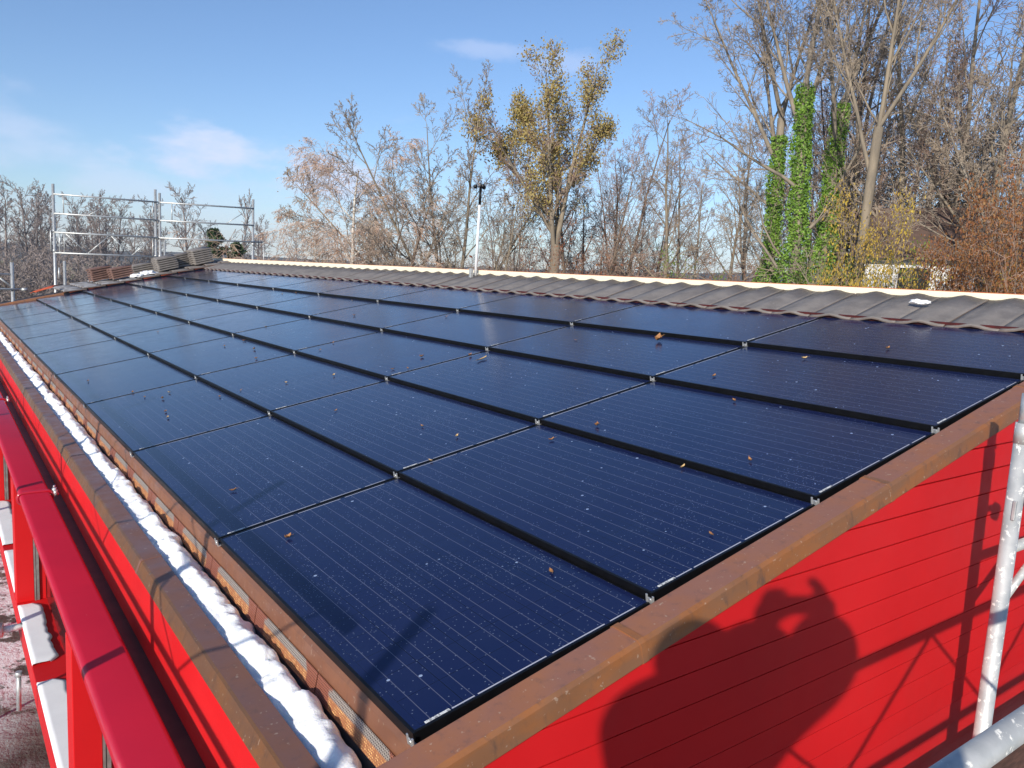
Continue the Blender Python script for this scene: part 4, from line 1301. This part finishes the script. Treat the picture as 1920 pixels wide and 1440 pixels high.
TREES = [
    ('birch', 11.6, 25.8, 5.5, -20, 'weeping birch with pale tan hanging twigs, first of the big trees from left', 'birch_tree', 1.25),
    ('spreading', 15.1, 23.9, 8.0, 0, 'big bare tree with a limb leaning left, between birch and ochre oak', 'bare_tree', 1.0),
    ('arching', 12.2, 23.3, 4.4, 60, 'small dark bare tree with arching branches beside the birch', 'bare_tree', 1.2),
    ('slim', 16.3, 23.1, 4.8, 10, 'thin bare tree with pale trunk just right of the white mast', 'bare_tree', .9),
    ('oak', 17.4, 21.0, 9.3, 0, 'tall oak still carrying ochre leaves, lone leafy crown against the sky', 'oak_tree', .9),
    ('multi', 21.2, 23.1, 8.6, 30, 'dense dark many-stemmed bare tree right of the ochre oak', 'bare_tree', 1.0),
    ('slim', 21.8, 19.7, 8.2, 120, 'slender bare tree with tan trunk right of the dark many-stemmed tree', 'bare_tree', 1.1),
    ('slimb', 25.3, 21.7, 7.6, 200, 'slender bare tree behind the tan slender one', 'bare_tree', 1.1),
    ('slimb', 24.3, 19.8, 6.3, 77, 'short slender bare tree above the low green shrub', 'bare_tree', 1.2),
    ('slim', 28.9, 22.2, 8.1, 310, 'slender bare tree above the rust coloured shrub', 'bare_tree', 1.1),
    ('ivy0', 21.2, 14.1, 12.6, 0, 'leftmost of three tall trees with ivy clad trunk', 'ivy_tree', 1.0),
    ('ivy1', 19.8, 12.5, 13.2, 0, 'middle ivy clad tree, thickest green ivy column', 'ivy_tree', 1.0),
    ('ivy2', 21.0, 12.6, 13.0, 0, 'rightmost of three ivy clad trees, ivy ending high at the fork', 'ivy_tree', 1.0),
    ('bigtree', 18.1, 9.7, 13.6, 0, 'big bare tree with thick clean pale trunk right of the ivy', 'bare_tree', 1.0),
    ('multi', 27.2, 13.8, 10.7, 80, 'many-stemmed bare tree behind the thick pale trunk', 'bare_tree', .9),
    ('ash', 25.9, 12.0, 10.5, 15, 'tall bare tree above the yellow shrub', 'bare_tree', 1.0),
    ('ivys', 24.5, 10.3, 9.2, 25, 'bare tree with thin ivy on its leaning trunk above the brown shrubs', 'ivy_tree', 1.0),
    ('ash', 24.0, 9.0, 9.5, 100, 'tall bare tree above the copper brown shrubs', 'bare_tree', 1.0),
    ('multi', 28.0, 9.8, 9.7, 150, 'many-stemmed bare tree in the far right corner of the wood', 'bare_tree', 1.0),
    ('ash', 32.6, 23.9, 10.6, 260, 'tall bare tree farther back left of the ivy', 'bare_tree', .9),
    ('multi', 33.2, 19.5, 11.7, 290, 'many-stemmed bare tree far behind the ivy trees', 'bare_tree', .9),
    ('ash', 19.0, 5.3, 9.4, 330, 'bare tree reaching in at the right frame edge', 'bare_tree', 1.0),
    ('multi', 28.8, 28.2, 8.4, 200, 'thin many-stemmed tree far behind the slender tan tree', 'bare_tree', .9),
    ('multi', 24.1, 32.3, 6.0, 240, 'thin many-stemmed tree far behind the ochre oak', 'bare_tree', .9),
    ('ash', 29.5, 16.5, 11.0, 40, 'tall bare tree between the ivy trees and the pale trunk, farther back', 'bare_tree', .9),
    ('slimb', 22.8, 11.8, 8.5, 140, 'slender bare tree close behind the thick pale trunk', 'bare_tree', 1.1),
    ('slim', 23.9, 14.4, 12.2, 40, 'tall slender bare tree just right of the ivy, left of the thick pale trunk', 'bare_tree', 1.0),
    ('slimb', 22.9, 12.0, 12.6, 90, 'tall slender bare tree just right of the thick pale trunk', 'bare_tree', 1.0),
    ('slim', 22.6, 10.5, 12.0, 150, 'tall slender bare tree right above the big yellow shrub', 'bare_tree', 1.0),
    ('slimb', 25.4, 10.9, 13.6, 220, 'very tall slender bare tree above the white house', 'bare_tree', 1.0),
    ('slim', 23.4, 8.7, 12.0, 280, 'tall slender bare tree above the copper brown shrubs', 'bare_tree', 1.0),
    ('slimb', 24.7, 7.9, 13.0, 20, 'very tall slender bare tree near the right picture edge', 'bare_tree', 1.0),
]
for kd, x, y, zt_, rot, lab, nm, wd in TREES: plant(kd, x, y, zt_, rot, lab, 'tree', 'trees behind the roof', nm, wd)
FAR = [('far0', 5.1, 88.3, 7.4, 0, 'far bare tree at the left picture edge'), ('far1', 6.3, 83.2, 7.6, 50, 'far bare tree second from the left edge'),
       ('far0', 8.6, 93.0, 7.9, 100, 'far bare tree left beside the tall scaffold pole'), ('far0', 3.0, 90.0, 8.0, 250, 'far bare tree half out of the left edge'),
       ('far1', 12.5, 97.6, 7.7, 20, 'far bare tree just inside the left scaffold pole'), ('far0', 13.7, 92.4, 7.9, 150, 'tallest far bare tree seen through the left scaffold bay'),
       ('far1', 17.1, 102, 8.2, 200, 'far bare tree in the middle of the left scaffold bay'), ('far0', 17.7, 96.8, 6.1, 300, 'lower far bare tree in the right half of the left scaffold bay'),
       ('far1', 21.7, 106.2, 8.6, 90, 'far bare tree beside the doubled scaffold poles'), ('far1', 23.2, 95.6, 9.8, 10, 'single far bare tree in the right scaffold bay'),
       ('poplar', 28.7, 94.0, 9.7, 0, 'narrow upright far tree above the second spruce'), ('far0', 37.8, 112.1, 8.1, 70, 'far bare tree right of the scaffold'),
       ('far1', 15.2, 99.5, 8.0, 250, 'far bare tree leaning beside the tallest one in the scaffold bay'),
       ('far0', 2.6, 80, 6.6, 33, 'far bare tree closing the wood at the left edge, lower than its neighbours'),
       ('far1', 7.4, 86, 6.9, 140, 'far bare tree filling the gap left of the tall scaffold pole'),
       ('far0', 9.6, 99, 7.4, 210, 'far bare tree just left of the tall scaffold pole, set back'),
       ('far1', 11.0, 88, 5.4, 310, 'lower far bare tree just right of the tall scaffold pole'),
       ('far0', 14.9, 104, 7.6, 75, 'far bare tree behind the tallest one, set back'),
       ('far1', 18.9, 92, 5.6, 18, 'lower far bare tree left of the doubled scaffold poles'),
       ('far0', 20.4, 98, 6.8, 125, 'far bare tree right behind the doubled scaffold poles'),
       ('far1', 25.6, 97, 6.0, 265, 'lower far bare tree in the right scaffold bay, between single tree and poplar'),
       ('far0', 33.0, 100, 6.4, 340, 'far bare tree right of the narrow upright tree'),
       ('far1', 35.2, 92, 5.2, 44, 'lower far bare tree left of the birch'),
]
for kd, x, y, zt_, rot, lab in FAR: plant(kd, x, y, zt_, rot, lab, 'tree', 'far trees beyond the scaffold', 'bare_tree', .95)
plant('spruce', 16.0, 58.2, 3.4, 0, 'taller dark green spruce under the right scaffold bay', 'tree', 'spruces beyond the scaffold', 'spruce_tree', 1.0)
plant('spruce', 17.5, 57.7, 2.5, 80, 'smaller dark green spruce beside the right scaffold pole', 'tree', 'spruces beyond the scaffold', 'spruce_tree', 1.1)
SHR = [('yellow', 16.8, 8.5, 3.3, 0, 'big bright yellow shrub in front of the white house'), ('yellow', 18.3, 9.2, 2.4, 100, 'smaller yellow shrub beside the thick pale trunk'),
       ('brown', 17.0, 5.7, 2.6, 30, 'copper brown shrub right beside the yellow one'), ('brown', 15.1, 4.5, 3.3, 140, 'copper brown shrub at the right edge'),
       ('brown', 16.8, 5.6, 3.8, 250, 'tallest copper brown shrub, second from the right edge'), ('rust', 21.4, 15.5, 2.4, 20, 'rust coloured shrub left of the ivy trees'),
       ('rust', 16.5, 19.2, 2.9, 200, 'rust coloured shrub at the foot of the ochre oak'), ('green', 18.3, 14.6, 1.75, 60, 'low green shrub just showing over the ridge board'),
       ('green', 19.3, 11.6, 2.2, 160, 'green shrub at the right ivy trunk'), ('green', 18.2, 9.5, 2.1, 250, 'green shrub right of the thick pale trunk'),
       ('olive', 21.5, 12.0, 2.2, 10, 'olive shrub behind the yellow shrub'), ('yellow', 16.1, 6.0, 1.7, 200, 'yellow shrub in front of the white house, right of the big one'),
       ('brown', 15.5, 5.9, 2.1, 300, 'low copper brown shrub in front of the taller ones'), ('rust', 19.5, 5.6, 4.2, 100, 'tall rust coloured shrub behind the copper brown ones'),
       ('brush', 11.4, 30.2, 2.3, 0, 'bare brown thicket under the birch'), ('brush', 14.1, 29.0, 2.6, 80, 'bare brown thicket left of the big leaning tree'),
       ('brush', 17.1, 29.7, 2.6, 160, 'bare brown thicket left of the white mast'), ('brush', 21.5, 29.3, 2.8, 200, 'bare brown thicket left of the ochre oak'),
       ('brush', 23.5, 25.1, 2.8, 40, 'bare brown thicket under the dark many-stemmed tree'), ('brush', 25.5, 23.0, 2.6, 300, 'bare brown thicket under the slender trees'),
       ('brush', 24.8, 20.9, 2.2, 120, 'bare brown thicket above the low green shrub'),
       ('brushfar', 3.5, 58.4, 1.4, 0, 'bare thicket at the far left edge'), ('brushfar', 5.3, 58.2, 1.2, 90, 'bare thicket beside the low scaffold post'), ('brushfar', 7.2, 60.5, 1.3, 200, 'bare thicket left of the tall scaffold pole'),
       ('brushfar', 13.0, 80.0, .9, 300, 'bare thicket behind the small tile stacks'), ('brushfar', 16.5, 82.0, .9, 20, 'bare thicket behind the tall tile stacks'), ('brushfar', 9.0, 62.0, .8, 130, 'low bare thicket right of the tall scaffold pole'),
       ('brushfar', 1.6, 62, 1.9, 15, 'brown thicket farthest left, half out of the picture'),
       ('brushfar', 4.4, 66, 1.7, 260, 'brown thicket behind the low scaffold post'),
       ('brushfar', 6.4, 70, 1.8, 330, 'brown thicket under the far wood left of the tall pole'),
       ('brushfar', 8.0, 75, 1.2, 45, 'brown thicket at the foot of the tall scaffold pole'),
       ('brushfar', 14.5, 90, 1.0, 100, 'brown thicket under the tallest far tree'),
       ('brushfar', 19.5, 95, 1.1, 170, 'brown thicket under the trees behind the doubled poles'),
       ('brushfar', 24.5, 92, 1.2, 240, 'brown thicket left of the taller spruce'),
]
for kd, x, y, zt_, rot, lab in SHR: plant(kd, x, y, zt_, rot, lab, 'shrub', 'shrubs behind the roof', 'shrub', {'brush': 1.3, 'brushfar': 1.0, 'rust': .5, 'green': .6, 'yellow': .42, 'brown': .50, 'olive': .55}[kd])

# ------------------------------------------------------------------ white house among the trees on the right
hs = empty('white_house', (24.2, 7.8, GZ), 'white rendered house half hidden behind the yellow and brown shrubs', 'house')
hs.rotation_euler = (0, 0, R(-68))
mw_ = simple('white_render', (.78, .78, .78), (.68, .68, .69), 2, .8)
MB().box(-4.3, 4.5, -1.8, 1.8, 0, 6.9).prism([(-1.8, 6.9), (1.8, 6.9), (0, 8.1)], -4.3, 4.5, 'x').build('wall', mw_, hs)
b = MB()
for sg in (-1, 1):
    b.prism([(0, 8.28), (0, 8.13), (sg * 2.2, 6.66), (sg * 2.2, 6.81)], -4.6, 4.8, 'x')
b.build('roof', simple('brown_roof', (.14, .085, .065), (.10, .065, .05), 2, .8), hs)
for x, z in ((-3.4, 5.5), (-1.5, 5.5), (1.6, 5.5), (3.1, 5.5), (-1.9, 2.9), (1.6, 2.9)):
    w_ = MB().box(x, x + .95, -1.85, -1.75, z, z + 1.0).build('window', mw_, hs)
    MB().box(x + .07, x + .88, -1.88, -1.855, z + .07, z + .93).build('pane', M['window'], w_)

# ------------------------------------------------------------------ thin autumn haze
hm = bpy.data.materials.new('haze_air'); hm.use_nodes = True
ht = hm.node_tree; ht.nodes.clear()
ho_ = ht.nodes.new('ShaderNodeOutputMaterial'); hv = ht.nodes.new('ShaderNodeVolumePrincipled')
hv.inputs['Color'].default_value = (.92, .94, 1.0, 1); hv.inputs['Density'].default_value = .0004; hv.inputs['Anisotropy'].default_value = .2
ht.links.new(hv.outputs[0], ho_.inputs['Volume'])
MB().box(-1320, 1320, -1320, 1320, GZ - 2.5, 46).build('haze', hm, label='thin bluish haze over the distance', kind='stuff')
